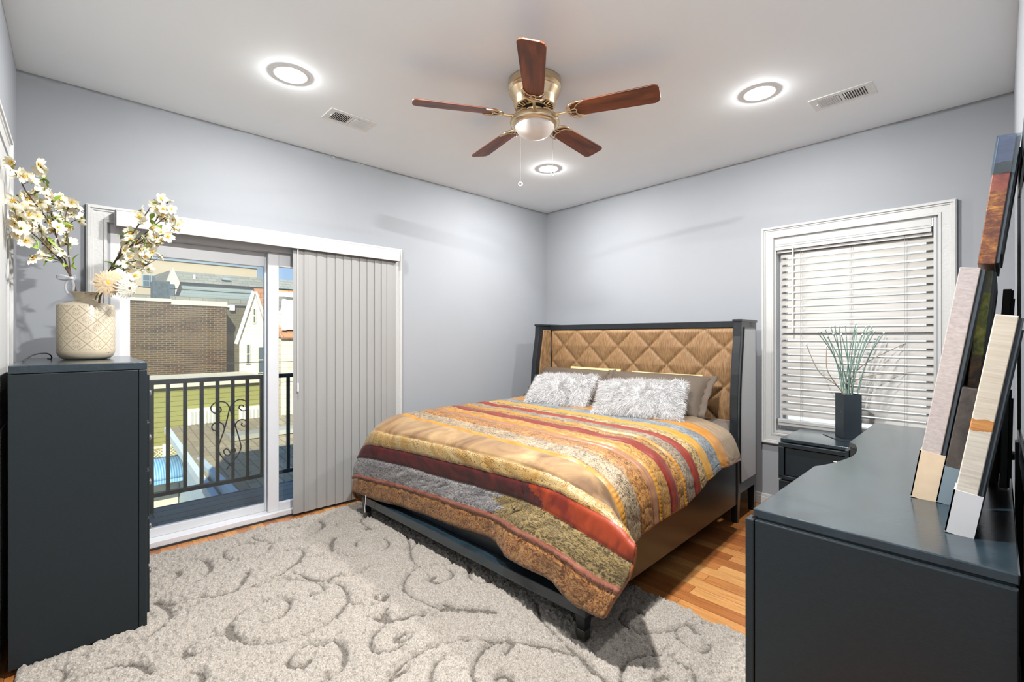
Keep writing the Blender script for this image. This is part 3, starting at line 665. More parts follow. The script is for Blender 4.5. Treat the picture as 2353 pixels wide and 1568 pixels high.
# far tan building
t = thing('tan_building', 'tall tan building with dark windows behind the grey roofs', 'building')
mb = MB(); mb.hexa([(-50, -8, -4.2), (-40, -8, -4.2), (-40, 7.4, -4.2), (-50, 7.4, -4.2)], [(-50, -8, 7.2), (-40, -8, 7.1), (-40, 7.4, 7.18), (-50, 7.4, 7.2)]); mb.build('wall', X_TAN, t)
mb = MB(); mb.box(-50, -39.9, -8, 7.45, 7.15, 7.25); mb.build('parapet', plain('parapet_metal', (.22, .30, .34), .6), t)
for y0 in (-.28, .22):
    f = MB(); f.box(-40, -39.9, y0, y0 + .46, 5.05, 5.95); w = f.build('window', X_BLUEPAINT, t)
    for z0 in (5.10, 5.53):
        g = MB(); g.box(-39.9, -39.88, y0 + .05, y0 + .41, z0, z0 + .36); g.build('pane', X_GLASS, w)

# green house, lattice and awning below
t = thing('green_house', 'low olive green sided house seen between the balusters', 'house')
mb = MB(); mb.box(-10.5, -8, -4.5, -.62, -4.2, .30); mb.build('wall', X_GREEN, t)
mb = MB(); mb.box(-10.6, -7.9, -4.5, -.60, .29, .38); mb.build('roof_edge', X_CREAM, t)
for (y0, y1, z0, z1) in ((-2.24, -1.69, -.55, -.18), (-1.30, -.70, -.60, -.24)):
    f = MB(); f.box(-8, -7.93, y0, y1, z0, z1); w = f.build('window', X_WTRIM, t)
    g = MB()
    nb = 7
    for q in range(nb):
        a = y0 + .05 + (y1 - y0 - .1) * q / nb
        g.box(-7.93, -7.92, a, a + (y1 - y0 - .1) / nb * .62, z0 + .05, z1 - .06)
    g.build('pane', plain('hazy_glass', (.46, .46, .38), .2), w)

t = thing('lean_to_roof', 'low tan shingle roof of the lean-to just below the balcony', 'roof')
mb = MB(); mb.hexa([(-7, -2.66, -.42), (-1.55, -2.60, -.92), (-1.55, 3, -.92), (-7, 3, -.42)], [(-7, -2.66, -.36), (-1.55, -2.60, -.86), (-1.55, 3, -.86), (-7, 3, -.36)]); mb.build('shingles', X_SHINGLE, t)
mb = MB(); mb.hexa([(-7.02, -2.74, -.46), (-1.5, -2.68, -.98), (-1.5, -2.60, -.98), (-7.02, -2.66, -.46)], [(-7.02, -2.74, -.35), (-1.5, -2.68, -.84), (-1.5, -2.60, -.84), (-7.02, -2.66, -.35)]); mb.build('gutter', plain('gutter_paint', (.55, .62, .64), .6), t)
mb = MB(); mb.box(-6.8, -1.6, -2.58, -2.5, -4.2, -.55); mb.build('wall', plain('pale_blue_wall', (.40, .50, .55), .8), t)
mb = MB(); mb.box(-5.9, -5.5, -2.0, -.9, -.48, -.40); mb.build('roof_vent', plain('roof_metal', (.30, .30, .26), .7), t)

t = thing('lattice_fence', 'cream lattice fence panel beside the green house', 'fence')
mb = MB()
for q in range(-6, 12):
    a = -2.92 + q * .06
    for sgn in (1, -1):
        p0 = (-7.4, a if sgn > 0 else a + .25, -1.02); p1 = (-7.4, a + .25 if sgn > 0 else a, -.78)
        if min(p0[1], p1[1]) > -2.95 and max(p0[1], p1[1]) < -2.40: mb.tube([p0, p1], .010, 4)
mb.box(-7.42, -7.38, -2.95, -2.40, -.80, -.76); mb.box(-7.42, -7.38, -2.95, -2.40, -1.04, -1.0)
mb.build('lattice', X_CREAM, t)
for yy in (-2.95, -2.68, -2.42):
    m = MB(); m.box(-7.45, -7.37, yy - .04, yy + .04, -4.1, -.74); m.build('post', X_WTRIM, t)

t = thing('window_awning', 'scalloped blue striped awning over the yard below the balcony', 'awning')
m_, nt_, b_ = new_mat('awning_stripe')
w_ = N(nt_, 'ShaderNodeTexWave', i_Scale=9.0); w_.bands_direction = 'Y'
nt_.links.new(coords(nt_), w_.inputs['Vector'])
nt_.links.new(ramp(nt_, w_.outputs[0], [(.4, (.10, .30, .52)), (.6, (.30, .50, .64))]), b_.inputs['Base Color'])
mb = MB(); vs = []
for i in range(9):
    a = PI / 2 * i / 8
    for y_ in (-3.30, -2.60): vs.append((-6.5 + .55 * math.sin(a), y_, -1.06 + .26 * math.cos(a)))
mb.add(vs, [(2 * q, 2 * q + 1, 2 * q + 3, 2 * q + 2) for q in range(8)])
mb.box(-5.98, -5.94, -3.30, -2.60, -1.12, -1.04)
ob = mb.build('canopy', m_, t, smooth=50)
md = ob.modifiers.new('thick', 'SOLIDIFY'); md.thickness = .015
mb = MB(); mb.box(-6.6, -6.5, -3.3, -2.6, -4.1, -.82); mb.build('bracket_board', X_CREAM, t)

for k_, (za, zb, lab) in enumerate(((.72, .68, 'lowest dark utility wire crossing in front of the brick wall'), (3.36, 3.30, 'upper dark utility wire crossing below the blue house'))):
    m = MB(); xx = -9.0 if k_ == 0 else -20.0
    m.tube([(xx, -12, za + .1), (xx, -4, za), (xx, 1, zb), (xx, 12, zb + .1)], .008 if k_ == 0 else .02, 5)
    tag(m.build('utility_wire', M_RUBBER), lab, 'wire', 'utility wires outside')

mb = MB(); mb.box(-1.5, 8, 3.2, 6, -4.2, 6.0)
tag(mb.build('neighbour_house', X_WHITEX), 'white sided neighbouring house glimpsed in the gaps of the window blind', 'house')
# ------------------------------------------------------------------ recessed ceiling lights
def downlight(x, y, label, k=1.0):
    t = thing('ceiling_light', label, 'ceiling light', (x, y, RZ), 0, 'recessed ceiling lights')
    m = MB(); m.lathe([(.058, -.0015), (.064, -.004), (.088, -.004), (.094, -.002), (.095, .0)], 40, cap=False)
    m.build('trim_ring', M_RING, t, smooth=40)
    m = MB(); m.lathe([(.062, -.0022), (.050, -.0038), (.030, -.0050), (.001, -.0052)], 40, cap=False); m.add([(0.001, 0, -.005)], [])
    m.build('diffuser', M_LED, t, smooth=60)
    ld = bpy.data.lights.new('lamp', 'AREA'); ld.shape = 'DISK'; ld.size = .10; ld.energy = DOWNLIGHT_W * k; ld.color = (1.0, .99, .975)
    lo = bpy.data.objects.new('lamp', ld); COL.objects.link(lo); lo.parent = t; lo.location = (0, 0, -.0075)
    ld = bpy.data.lights.new('bulb', 'SPOT'); ld.shadow_soft_size = .003; ld.spot_size = PI; ld.spot_blend = 0.0; ld.energy = BULB_W * (k if k < 1.5 else .75); ld.color = (1.0, .99, .975)
    lo = bpy.data.objects.new('bulb', ld); COL.objects.link(lo); lo.parent = t; lo.location = (0, 0, -.0056)
    ld = bpy.data.lights.new('lens_glow', 'POINT'); ld.shadow_soft_size = .004; ld.energy = 5.0; ld.color = (1.0, .99, .97)
    lo = bpy.data.objects.new('lens_glow', ld); COL.objects.link(lo); lo.parent = t; lo.location = (0, 0, -.014)
    return t
downlight(.95, -3.10, 'lit recessed ceiling light nearest the balcony door vent', .62)
downlight(2.634, -1.05, 'lit recessed ceiling light beside the vent above the window', .62)
downlight(.972, -1.04, 'lit recessed ceiling light in the far corner above the bed', .90)
downlight(2.62, -3.10, 'lit recessed ceiling light over the camera side of the room', 2.6)

# ------------------------------------------------------------------ ceiling vents
M_VENT = plain('vent_enamel', (.80, .80, .79), .4, var=.01)
M_DUCT = plain('duct_dark', (.05, .05, .05), .8)
def vent(x, y, rz, label, flip=1):
    t = thing('ceiling_vent', label, 'air vent', (x, y, RZ), rz, 'ceiling vents')
    m = MB()
    L, Wd = .155, .088
    m.box(-L, L, -Wd, -.055, -.006, -.0005); m.box(-L, L, .055, Wd, -.006, -.0005); m.box(-L, -.115, -.055, .055, -.006, -.0005); m.box(.115, L, -.055, .055, -.006, -.0005); m.box(-.008, .008, -.055, .055, -.006, -.0005)
    m.build('frame', M_VENT, t, bevel=.002)
    m = MB(); m.box(-.115, .115, -.055, .055, -.0012, -.0004); m.build('duct', M_DUCT, t)
    m = MB()
    for s_ in (-1, 1):
        for k in range(9):
            xc = s_ * (.016 + k * .0115)
            R = Matrix.Translation((xc, 0, -.0062)) @ Matrix.Rotation(flip * s_ * math.radians(38), 4, 'Y')
            m.box(-.0052, .0052, -.054, .054, -.0006, .0006, R)
    m.build('louvres', M_VENT, t)
    m = MB(); m.box(-.128, -.120, -.006, .006, -.010, -.006); m.build('lever', M_VENT, t)
    for s_ in (-1, 1):
        m = MB(); m.ball((s_ * .138, 0, -.006), .004, 8); m.build('screw', M_CHROME, t)
vent(.665, -2.640, PI / 2, 'white louvred ceiling vent near the sliding door wall')
vent(2.957, -.652, 0.0, 'white louvred ceiling vent above the window')

# ------------------------------------------------------------------ ceiling fan
fan = thing('ceiling_fan', 'five-blade ceiling fan with cherry wood blades and brushed brass housing', 'ceiling fan', (1.815, -2.09, RZ))
m = MB()
m.lathe([(.140, 0), (.146, -.006), (.147, -.040), (.141, -.046), (.145, -.052), (.139, -.059), (.142, -.066), (.136, -.078), (.122, -.100), (.117, -.112), (.116, -.138), (.112, -.146), (.106, -.148)], 48, cap=False)
m.build('housing', M_BRASS, fan, smooth=40)
m = MB(); m.lathe([(.106, -.1475), (.072, -.153), (.066, -.150)], 48, cap=False)
m.build('vent_plate', M_BRASS, fan, smooth=40)
m = MB()
for k in range(30):
    a = 2 * PI * k / 30
    R = Matrix.Rotation(a, 4, 'Z')
    m.hexa([R @ Vector((.078, -.0032, -.1532)), R @ Vector((.102, -.0042, -.1495)), R @ Vector((.102, .0042, -.1495)), R @ Vector((.078, .0032, -.1532))],
           [R @ Vector((.078, -.0032, -.1520)), R @ Vector((.102, -.0042, -.1483)), R @ Vector((.102, .0042, -.1483)), R @ Vector((.078, .0032, -.1520))])
m.lathe([(.068, -.151), (.020, -.152)], 32, cap=False)
m.build('vent_slots', M_DARKIN, fan)
m = MB(); m.lathe([(.030, -.15), (.050, -.155), (.052, -.165), (.049, -.172), (.049, -.202), (.060, -.206)], 32, cap=False); m.build('neck', M_BRASS, fan, smooth=40)
m = MB(); m.lathe([(.055, -.197), (.092, -.199), (.120, -.205), (.134, -.216), (.1385, -.230), (.134, -.244), (.122, -.252), (.110, -.252)], 48, cap=False); m.build('light_ring', M_BRASS, fan, smooth=50)
m = MB(); m.lathe([(.111, -.250), (.108, -.262), (.097, -.280), (.078, -.297), (.052, -.309), (.024, -.315), (.002, -.316)], 40, cap=False); m.build('light_dome', M_FROST, fan, smooth=60)
BA = -47.5
M_CHAIN = plain('dull_chain', (.30, .29, .27), .5)
m = MB()
pts = []
r0, r1 = .205, .668
for (r, hw) in ((r0, .030), (r0 + .012, .044), (r0 + .04, .052), (.40, .058), (.60, .064), (r1 - .028, .0655), (r1 - .008, .056), (r1, .036)):
    pts.append((r, hw))
outl = [(r, -hw) for r, hw in pts] + [(r, hw) for r, hw in reversed(pts)]
PIT = Matrix.Rotation(math.radians(-13), 4, 'X')
m.prism(outl, -.004, .004, Matrix.Translation((0, 0, -.194)) @ PIT)
blade0 = None
for k in range(5):
    R = Matrix.Rotation(math.radians(BA + 72 * k), 4, 'Z')
    if blade0 is None:
        blade0 = m.build('blade', M_BLADE, fan, bevel=.002); blade0.matrix_local = R
        i = MB()
        P0 = Matrix.Translation((0, 0, -.201)) @ PIT
        i.tube(smooth_path([(.055, 0, -.152), (.085, 0, -.168), (.115, 0, -.200), (.150, 0, -.206), (.185, 0, -.203)], 4), [.0075 - .0 * q for q in range(17)], 8)
        arc = [(.285, -.058), (.245, -.060), (.212, -.047), (.192, -.022), (.186, 0), (.192, .022), (.212, .047), (.245, .060), (.285, .058)]
        pa_ = smooth_path([tuple(P0 @ Vector((a, b_, 0))) for a, b_ in arc], 4)
        i.tube(pa_, [.003 + .005 * math.sin(PI * q / (len(pa_) - 1)) for q in range(len(pa_))], 8)
        arc = [(.285, -.058), (.248, -.040), (.232, -.016), (.240, 0), (.232, .016), (.248, .040), (.285, .058)]
        pa_ = smooth_path([tuple(P0 @ Vector((a, b_, 0))) for a, b_ in arc], 4)
        i.tube(pa_, .004, 8)
        for sg in (-1, 1):
            i.tube([tuple(P0 @ Vector((.188, sg * .004, 0))), tuple(P0 @ Vector((.236, sg * .014, 0)))], .004, 6)
        iron0 = i.build('blade_iron', M_BRASS, fan, smooth=60); iron0.matrix_local = R
    else:
        copy_part(blade0, fan, R); copy_part(iron0, fan, R)
for (x, y, z1, nm) in ((1.767 - 1.815, -2.154 + 2.09, 2.165 - RZ, 0), (1.893 - 1.815, -2.027 + 2.09, 2.222 - RZ, 1)):
    m = MB(); q = -.25; pl_ = []
    m.tube([(x, y, -.245), (x, y, z1 + .012)], .0009, 5)
    for s_ in range(30): m.ball((x, y, -.25 + (z1 + .25) * s_ / 30), .0014, 6)
    c = m.build('pull_chain', M_CHAIN, fan)
    m = MB(); m.lathe([(.007, -.003), (.0125, -.003), (.0135, 0), (.0125, .003), (.007, .003), (.007, -.003)], 20, Matrix.Translation((x, y, z1)) @ Matrix.Rotation(math.radians(45), 4, 'Z') @ Matrix.Rotation(PI / 2, 4, 'X'), False)
    m.build('chain_fob', M_CHAIN, c, smooth=40)

# ------------------------------------------------------------------ bed
def fabric_plain(name, col, col2, scale=300, stretch=(1, 1, 1), rough=.85, sheen=.3, bmp=.25):
    m, nt, b = new_mat(name)
    nz = N(nt, 'ShaderNodeTexNoise', i_Scale=scale, i_Detail=3.0)
    nt.links.new(coords(nt, stretch), nz.inputs['Vector'])
    nt.links.new(ramp(nt, nz.outputs[0], [(.35, col), (.65, col2)]), b.inputs['Base Color'])
    b.inputs['Roughness'].default_value = rough
    b.inputs['Sheen Weight'].default_value = sheen
    bump(nt, b, nz.outputs[0], bmp, .001)
    return m
M_TUFT = fabric_plain('tan_upholstery', (.125, .062, .021), (.245, .136, .053), 60, (4, 1, .35), .65, .1, .08)
M_SILVER = fabric_plain('grey_upholstery', (.25, .26, .27), (.34, .35, .36), 260, (1, 1, 1), .5, .3)
M_BEDFRAME = plain('bed_lacquer', (.012, .0145, .017), .30, var=.2, scale=20, bmp=.05, bscale=50, coat=.1, spec=.35, stretch=(2, 2, 12))
M_FERRULE = plain('dull_ferrule', (.17, .16, .14), .4, .8)

bed = thing('bed', 'black lacquer wing bed with a tan diamond-tufted headboard', 'bed', (1.335, -.20, 0), .032)
HW = .985
m = MB(); m.box(-HW, HW, -.160, 0, 1.387, 1.437); m.box(-HW + .04, HW - .04, -.145, -.008, .25, 1.39); m.build('headboard_frame', M_BEDFRAME, bed, bevel=.004)
# tufted panel
nx, nz_ = 180, 96
x0, x1, z0, z1 = -.922, .922, .42, 1.385
xs = np.linspace(x0, x1, nx); zs = np.linspace(z0, z1, nz_)
Xg, Zg = np.meshgrid(xs, zs)
u = (Xg - .18) / .311; v = (Zg - 1.232) / .301
def lined(a): return np.abs(a - np.round(a))
d1 = lined(u + v); d2 = lined(u - v)
dd = np.minimum(d1, d2)
h = .030 * np.power(np.clip(dd / .5, 0, 1), .30)
edge = np.minimum(np.minimum(Xg - x0, x1 - Xg), z1 - Zg)
h *= np.clip(edge / .03, .0, 1) ** .5
Yg = -.146 - h
m = MB()
vs = np.stack([Xg, Yg, Zg], -1).reshape(-1, 3).tolist()
fs = [(j * nx + i, j * nx + i + 1, (j + 1) * nx + i + 1, (j + 1) * nx + i) for j in range(nz_ - 1) for i in range(nx - 1)]
m.add(vs, fs)
m.build('tufted_panel', M_TUFT, bed, smooth=180)
WING = [(0, .20), (-.395, .20), (-.402, .50), (-.402, .75), (-.398, .90), (-.385, 1.05), (-.360, 1.20), (-.338, 1.32), (-.330, 1.437), (0, 1.437)]
WIN_O = [(-.030, .275), (-.345, .275), (-.352, .50), (-.352, .75), (-.346, .90), (-.330, 1.05), (-.304, 1.20), (-.284, 1.32), (-.276, 1.385), (-.030, 1.385)]
for s in (-1, 1):
    Mx = Matrix(((0, 0, s, 0), (1, 0, 0, 0), (0, 1, 0, 0), (0, 0, 0, 1)))
    m = MB(); m.prism(WING, HW - .055, HW, Mx)
    w = m.build('wing', M_BEDFRAME, bed, bevel=.005)
    m = MB(); m.prism(WIN_O, HW - .002, HW + .004, Mx); p = m.build('wing_outer_panel', M_SILVER, w, bevel=.003); p['label'] = 'silver grey fabric panel on the outside of the wing'
    m = MB(); m.tube([tuple(Mx @ Vector((a, b_, HW + .003))) for a, b_ in WIN_O], .0035, 6, closed=True); m.build('piping', M_BEDFRAME, w)
    inn = [(-.165, .45)] + [(a + .004, b_) for a, b_ in WIN_O[2:]][:-1] + [(-.165, 1.385)]
    m = MB(); m.prism(inn, HW - .066, HW - .050, Mx); m.build('wing_inner_panel', M_TUFT, w, bevel=.004)
    m = MB(); m.box(s * HW - (.058 if s > 0 else -.012), s * HW + (.012 if s > 0 else -.0) - (.0 if s > 0 else -.058) , -.335, .004, 1.428, 1.444) if False else m.box(min(s * (HW - .060), s * (HW + .006)), max(s * (HW - .060), s * (HW + .006)), -.338, .004, 1.425, 1.444)
    m.build('wing_cap', M_BEDFRAME, w, bevel=.003)
    for (ya, yb) in ((-.400, -.345), (-.050, -.002)):
        m = MB()
        xa, xb = sorted((s * (HW - .052), s * HW))
        ix = .006
        m.hexa([(xa + ix, ya + .008, .0), (xb - ix, ya + .008, .0), (xb - ix, yb - .008, .0), (xa + ix, yb - .008, .0)], [(xa, ya, .22), (xb, ya, .22), (xb, yb, .22), (xa, yb, .22)])
        m.build('leg', M_BEDFRAME, bed, bevel=.002)
    # side rail
    m = MB(); xa, xb = sorted((s * (HW - .040), s * (HW - .008))); m.box(xa, xb, -2.150, -.39, .135, .46); m.build('side_rail', M_BEDFRAME, bed, bevel=.003)
    # foot leg
    m = MB(); xa, xb = sorted((s * (HW - .060), s * HW))
    i2 = .009
    m.hexa([(xa + i2, -2.205, .055), (xb - i2, -2.205, .055), (xb - i2, -2.165, .055), (xa + i2, -2.165, .055)], [(xa, -2.217, .165), (xb, -2.217, .165), (xb, -2.157, .165), (xa, -2.157, .165)])
    lg = m.build('leg', M_BEDFRAME, bed, bevel=.002)
    m = MB(); m.box(xa + i2, xb - i2, -2.205, -2.165, .012, .055); m.build('foot_cap', M_FERRULE, lg, bevel=.002)
m = MB(); m.box(-HW, HW, -2.215, -2.125, .118, .172); m.build('foot_rail', M_BLACKTOP, bed, bevel=.004)
m = MB(); m.box(-HW + .01, -.0025, -2.150, -2.125, .172, .47); m.box(.0025, HW - .01, -2.150, -2.125, .172, .47); m.box(-HW + .01, HW - .01, -2.128, -2.115, .125, .46); m.build('footboard', M_BEDFRAME, bed, bevel=.003)
m = MB()
for x in (-.5, .5): m.box(x - .03, x + .03, -1.9, -.1, .10, .135)
for y in (-.4, -1.2, -1.9): m.box(-HW + .03, HW - .03, y - .04, y + .04, .33, .37)
m.box(-.04, .04, -2.12, -.07, .30, .335)
m.box(-.03, .03, -1.24, -1.18, .0, .30)
m.build('slat_base', M_BEDFRAME, bed)

mt = MB(); mt.box(1.335 - .925, 1.335 + .925, -.20 - 2.105, -.20 - .10, .372, .684)
M_SHEET = fabric_plain('brown_sheet', (.095, .068, .045), (.115, .083, .056), 500, (1, 1, 1), .6, .3, .05)
o = mt.build('mattress', M_SHEET, None, smooth=40, bevel=.06, seg=4)
o.rotation_euler = (0, 0, 0)
c_ = Vector((1.335, -.20, 0)); R_ = Matrix.Translation(c_) @ Matrix.Rotation(.032, 4, 'Z') @ Matrix.Translation(-c_)
o.data.transform(R_)
tag(o, 'mattress under a dark brown sheet, showing at the head corner of the bed', 'mattress')

# under-bed shoes (dark shapes peeking under the foot rail)
def shoe(x, y, rz, label):
    t = thing('shoe', label, 'shoe', (x, y, .030), rz, 'shoes under the bed')
    m = MB()
    sect = []
    L = .27
    n = 14
    vs = []; secs = 12
    for i in range(secs + 1):
        s_ = i / secs
        w_ = (.030 + .016 * math.sin(PI * min(1, s_ * 1.15))) * (1 if s_ < .88 else math.sqrt(max(0.02, 1 - ((s_ - .88) / .125) ** 2)))
        hgt = .085 * (1 - s_) ** .8 + .035 if s_ > .25 else .085
        hgt = hgt if s_ < .9 else hgt * .8
        for k in range(n):
            a = PI * k / (n - 1)
            vs.append((-L / 2 + L * s_, w_ * math.cos(a), .018 + hgt * max(0.0, math.sin(a)) ** .6))
    fs = [(i * n + k, i * n + k + 1, (i + 1) * n + k + 1, (i + 1) * n + k) for i in range(secs) for k in range(n - 1)]
    fs += [tuple(range(n)), tuple(range(secs * n + n - 1, secs * n - 1, -1))]
    m.add(vs, fs); m.build('upper', plain('shoe_dark', (.02, .022, .026), .6), t, smooth=50)
    m = MB(); pts = []
    for i in range(25):
        a = 2 * PI * i / 24
        pts.append((L / 2 * 1.02 * math.cos(a), .046 * math.sin(a)))
    m.prism(pts[:-1], 0, .02); s2 = m.build('sole', plain('shoe_sole', (.22, .23, .24), .6), t)
shoe(1.16, -2.22, .4, 'dark shoe under the bed foot rail, left of the pair')
shoe(1.34, -2.20, -.3, 'dark shoe with pale sole under the bed foot rail, right of the pair')

# ------------------------------------------------------------------ tall chest of drawers
ch = thing('chest_of_drawers', 'tall black chest of drawers holding the flower vase', 'chest of drawers', (.5285, -3.928, 0))
cx, cy = .4585, .210
m = MB(); m.box(-cx + .006, cx - .002, -cy, cy - .030, .030, 1.170); m.box(-cx + .006, cx - .002, cy - .0285, cy, .030, 1.170); m.box(-cx + .03, cx - .03, -cy + .02, cy - .04, .0, .030)
m.build('body', M_BLACK, ch, bevel=.002)
m = MB(); m.box(-cx, cx, -cy, cy, 1.1725, 1.2045); m.build('top', M_BLACKTOP, ch, bevel=.003)
for k in range(5):
    z0 = .07 + k * .218
    m = MB(); m.box(-cx + .04, cx - .035, cy, cy + .012, z0, z0 + .205); d = m.build('drawer', M_BLACK, ch, bevel=.003)
    for x in (-.2, .2):
        m = MB(); m.lathe([(.006, 0), (.006, .014), (.014, .018), (.015, .024), (.010, .028)], 14, Matrix.Translation((x, cy + .012, z0 + .10)) @ Matrix.Rotation(-PI / 2, 4, 'X')); m.build('knob', M_CHROME, d, smooth=40)

cb = MB(); cb.tube(smooth_path([(.70, -4.115, 1.2085), (.66, -4.085, 1.236), (.56, -4.050, 1.240), (.46, -4.035, 1.226), (.40, -4.035, 1.2085), (.33, -4.05, 1.2085)], 8), .0030, 6)
tag(cb.build('power_cable', M_RUBBER, smooth=60), 'thin black cable lying on top of the tall chest', 'cable')

# ------------------------------------------------------------------ cream vase with blossom branches
def vase_mat():
    m, nt, b = new_mat('distressed_enamel')
    tc = N(nt, 'ShaderNodeTexCoord'); sp = N(nt, 'ShaderNodeSeparateXYZ'); nt.links.new(tc.outputs['Object'], sp.inputs[0])
    at = N(nt, 'ShaderNodeMath', operation='ARCTAN2'); nt.links.new(sp.outputs['Y'], at.inputs[0]); nt.links.new(sp.outputs['X'], at.inputs[1])
    cu = N(nt, 'ShaderNodeMath', operation='MULTIPLY'); nt.links.new(at.outputs[0], cu.inputs[0]); cu.inputs[1].default_value = 18 / (2 * PI)
    cv = N(nt, 'ShaderNodeMath', operation='MULTIPLY'); nt.links.new(sp.outputs['Z'], cv.inputs[0]); cv.inputs[1].default_value = 1 / .0385
    def M2(op, a, bb=None):
        n = N(nt, 'ShaderNodeMath', operation=op)
        for k, q in enumerate((a, bb)):
            if q is None: continue
            if isinstance(q, (int, float)): n.inputs[k].default_value = q
            else: nt.links.new(q, n.inputs[k])
        return n.outputs[0]
    U, V = cu.outputs[0], cv.outputs[0]
    a1 = M2('ADD', U, V); a2 = M2('SUBTRACT', U, V)
    hs = []
    for a in (a1, a2):
        f = M2('FRACT', M2('MULTIPLY', a, .5)); f = M2('ABSOLUTE', M2('SUBTRACT', f, .5)); hs.append(f)   # 0.5 at the lines
    line = M2('GREATER_THAN', M2('MAXIMUM', hs[0], hs[1]), .462)
    # flower in every diamond: petals by angle
    p1 = M2('SUBTRACT', M2('FRACT', M2('MULTIPLY', a1, .5)), .5); p2 = M2('SUBTRACT', M2('FRACT', M2('MULTIPLY', a2, .5)), .5)
    ang = M2('ARCTAN2', p1, p2); rad = M2('SQRT', M2('ADD', M2('MULTIPLY', p1, p1), M2('MULTIPLY', p2, p2)))
    pet = M2('GREATER_THAN', M2('COSINE', M2('MULTIPLY', ang, 12.0)), .35)
    band = M2('MULTIPLY', M2('GREATER_THAN', rad, .12), M2('LESS_THAN', rad, .34))
    patt = M2('MAXIMUM', line, M2('MULTIPLY', pet, band))
    zone = M2('MULTIPLY', M2('GREATER_THAN', sp.outputs['Z'], .045), M2('LESS_THAN', sp.outputs['Z'], .262))
    patt = M2('MULTIPLY', patt, zone)
    nz = N(nt, 'ShaderNodeTexNoise', i_Scale=26.0, i_Detail=7.0, i_Roughness=.7); nt.links.new(coords(nt, (1, 1, 1.6)), nz.inputs['Vector'])
    # wear bands near the foot, shoulder and neck
    wz = N(nt, 'ShaderNodeValToRGB'); e = wz.color_ramp.elements
    st = [(0, .05), (.10, .30), (.16, .0), (.76, .0), (.80, .22), (.84, .02), (.93, .2), (1, .4)]
    while len(e) < len(st): e.new(.5)
    for k, (p, c) in enumerate(st): e[k].position = p; e[k].color = (c, c, c, 1)
    nt.links.new(M2('DIVIDE', sp.outputs['Z'], .335), wz.inputs[0])
    wear = M2('GREATER_THAN', M2('ADD', nz.outputs[0], M2('MULTIPLY', wz.outputs[0], .55)), .735)
    base = ramp(nt, nz.outputs[0], [(.3, (.44, .375, .27)), (.7, (.52, .46, .355))])
    mx = N(nt, 'ShaderNodeMix', data_type='RGBA'); nt.links.new(patt, mx.inputs[0]); nt.links.new(base, mx.inputs[6]); mx.inputs[7].default_value = (.31, .25, .16, 1)
    m2 = N(nt, 'ShaderNodeMix', data_type='RGBA'); nt.links.new(wear, m2.inputs[0]); nt.links.new(mx.outputs[2], m2.inputs[6]); m2.inputs[7].default_value = (.10, .06, .03, 1)
    nt.links.new(m2.outputs[2], b.inputs['Base Color'])
    b.inputs['Roughness'].default_value = .38
    bump(nt, b, M2('SUBTRACT', 1.0, patt), .5, .003)
    return m
M_VASE = vase_mat()
vase = MB()
vase.lathe([(.002, .001), (.075, .0), (.088, .004), (.101, .017), (.1085, .036), (.109, .05), (.109, .262), (.106, .268), (.100, .271), (.062, .281), (.047, .288), (.043, .298), (.045, .309), (.055, .324), (.063, .331), (.060, .332), (.052, .324), (.040, .308), (.038, .298), (.042, .285), (.09, .262), (.10, .24), (.10, .05), (.09, .02), (.002, .015)], 56, cap=False)
o = vase.build('vase', M_VASE, smooth=60)
o.location = (.476, -3.909, 1.2048)
tag(o, 'cream distressed metal vase embossed with a diamond flower pattern on the tall chest', 'vase')

M_STEM = plain('bark', (.085, .055, .035), .8, var=.3)
def petal_mat(name, c0, c1):
    m, nt, b = new_mat(name)
    tc = N(nt, 'ShaderNodeTexCoord'); ln = N(nt, 'ShaderNodeVectorMath', operation='LENGTH'); nt.links.new(tc.outputs['Object'], ln.inputs[0])
    dv = N(nt, 'ShaderNodeMath', operation='DIVIDE'); nt.links.new(ln.outputs['Value'], dv.inputs[0]); dv.inputs[1].default_value = .03
    nt.links.new(ramp(nt, dv.outputs[0], [(.12, c0), (.45, c1)]), b.inputs['Base Color'])
    b.inputs['Roughness'].default_value = .7
    b.inputs['Subsurface Weight'].default_value = .0
    return m
M_PETAL = petal_mat('blossom_petal', (.78, .54, .10), (.76, .725, .58))
M_STAMEN = plain('yellow_stamen', (.80, .46, .03), .6)
M_CALYX = plain('calyx_green', (.08, .11, .025), .7)
M_LEAF = plain('leaf_green', (.20, .30, .03), .5, var=.3, scale=20)
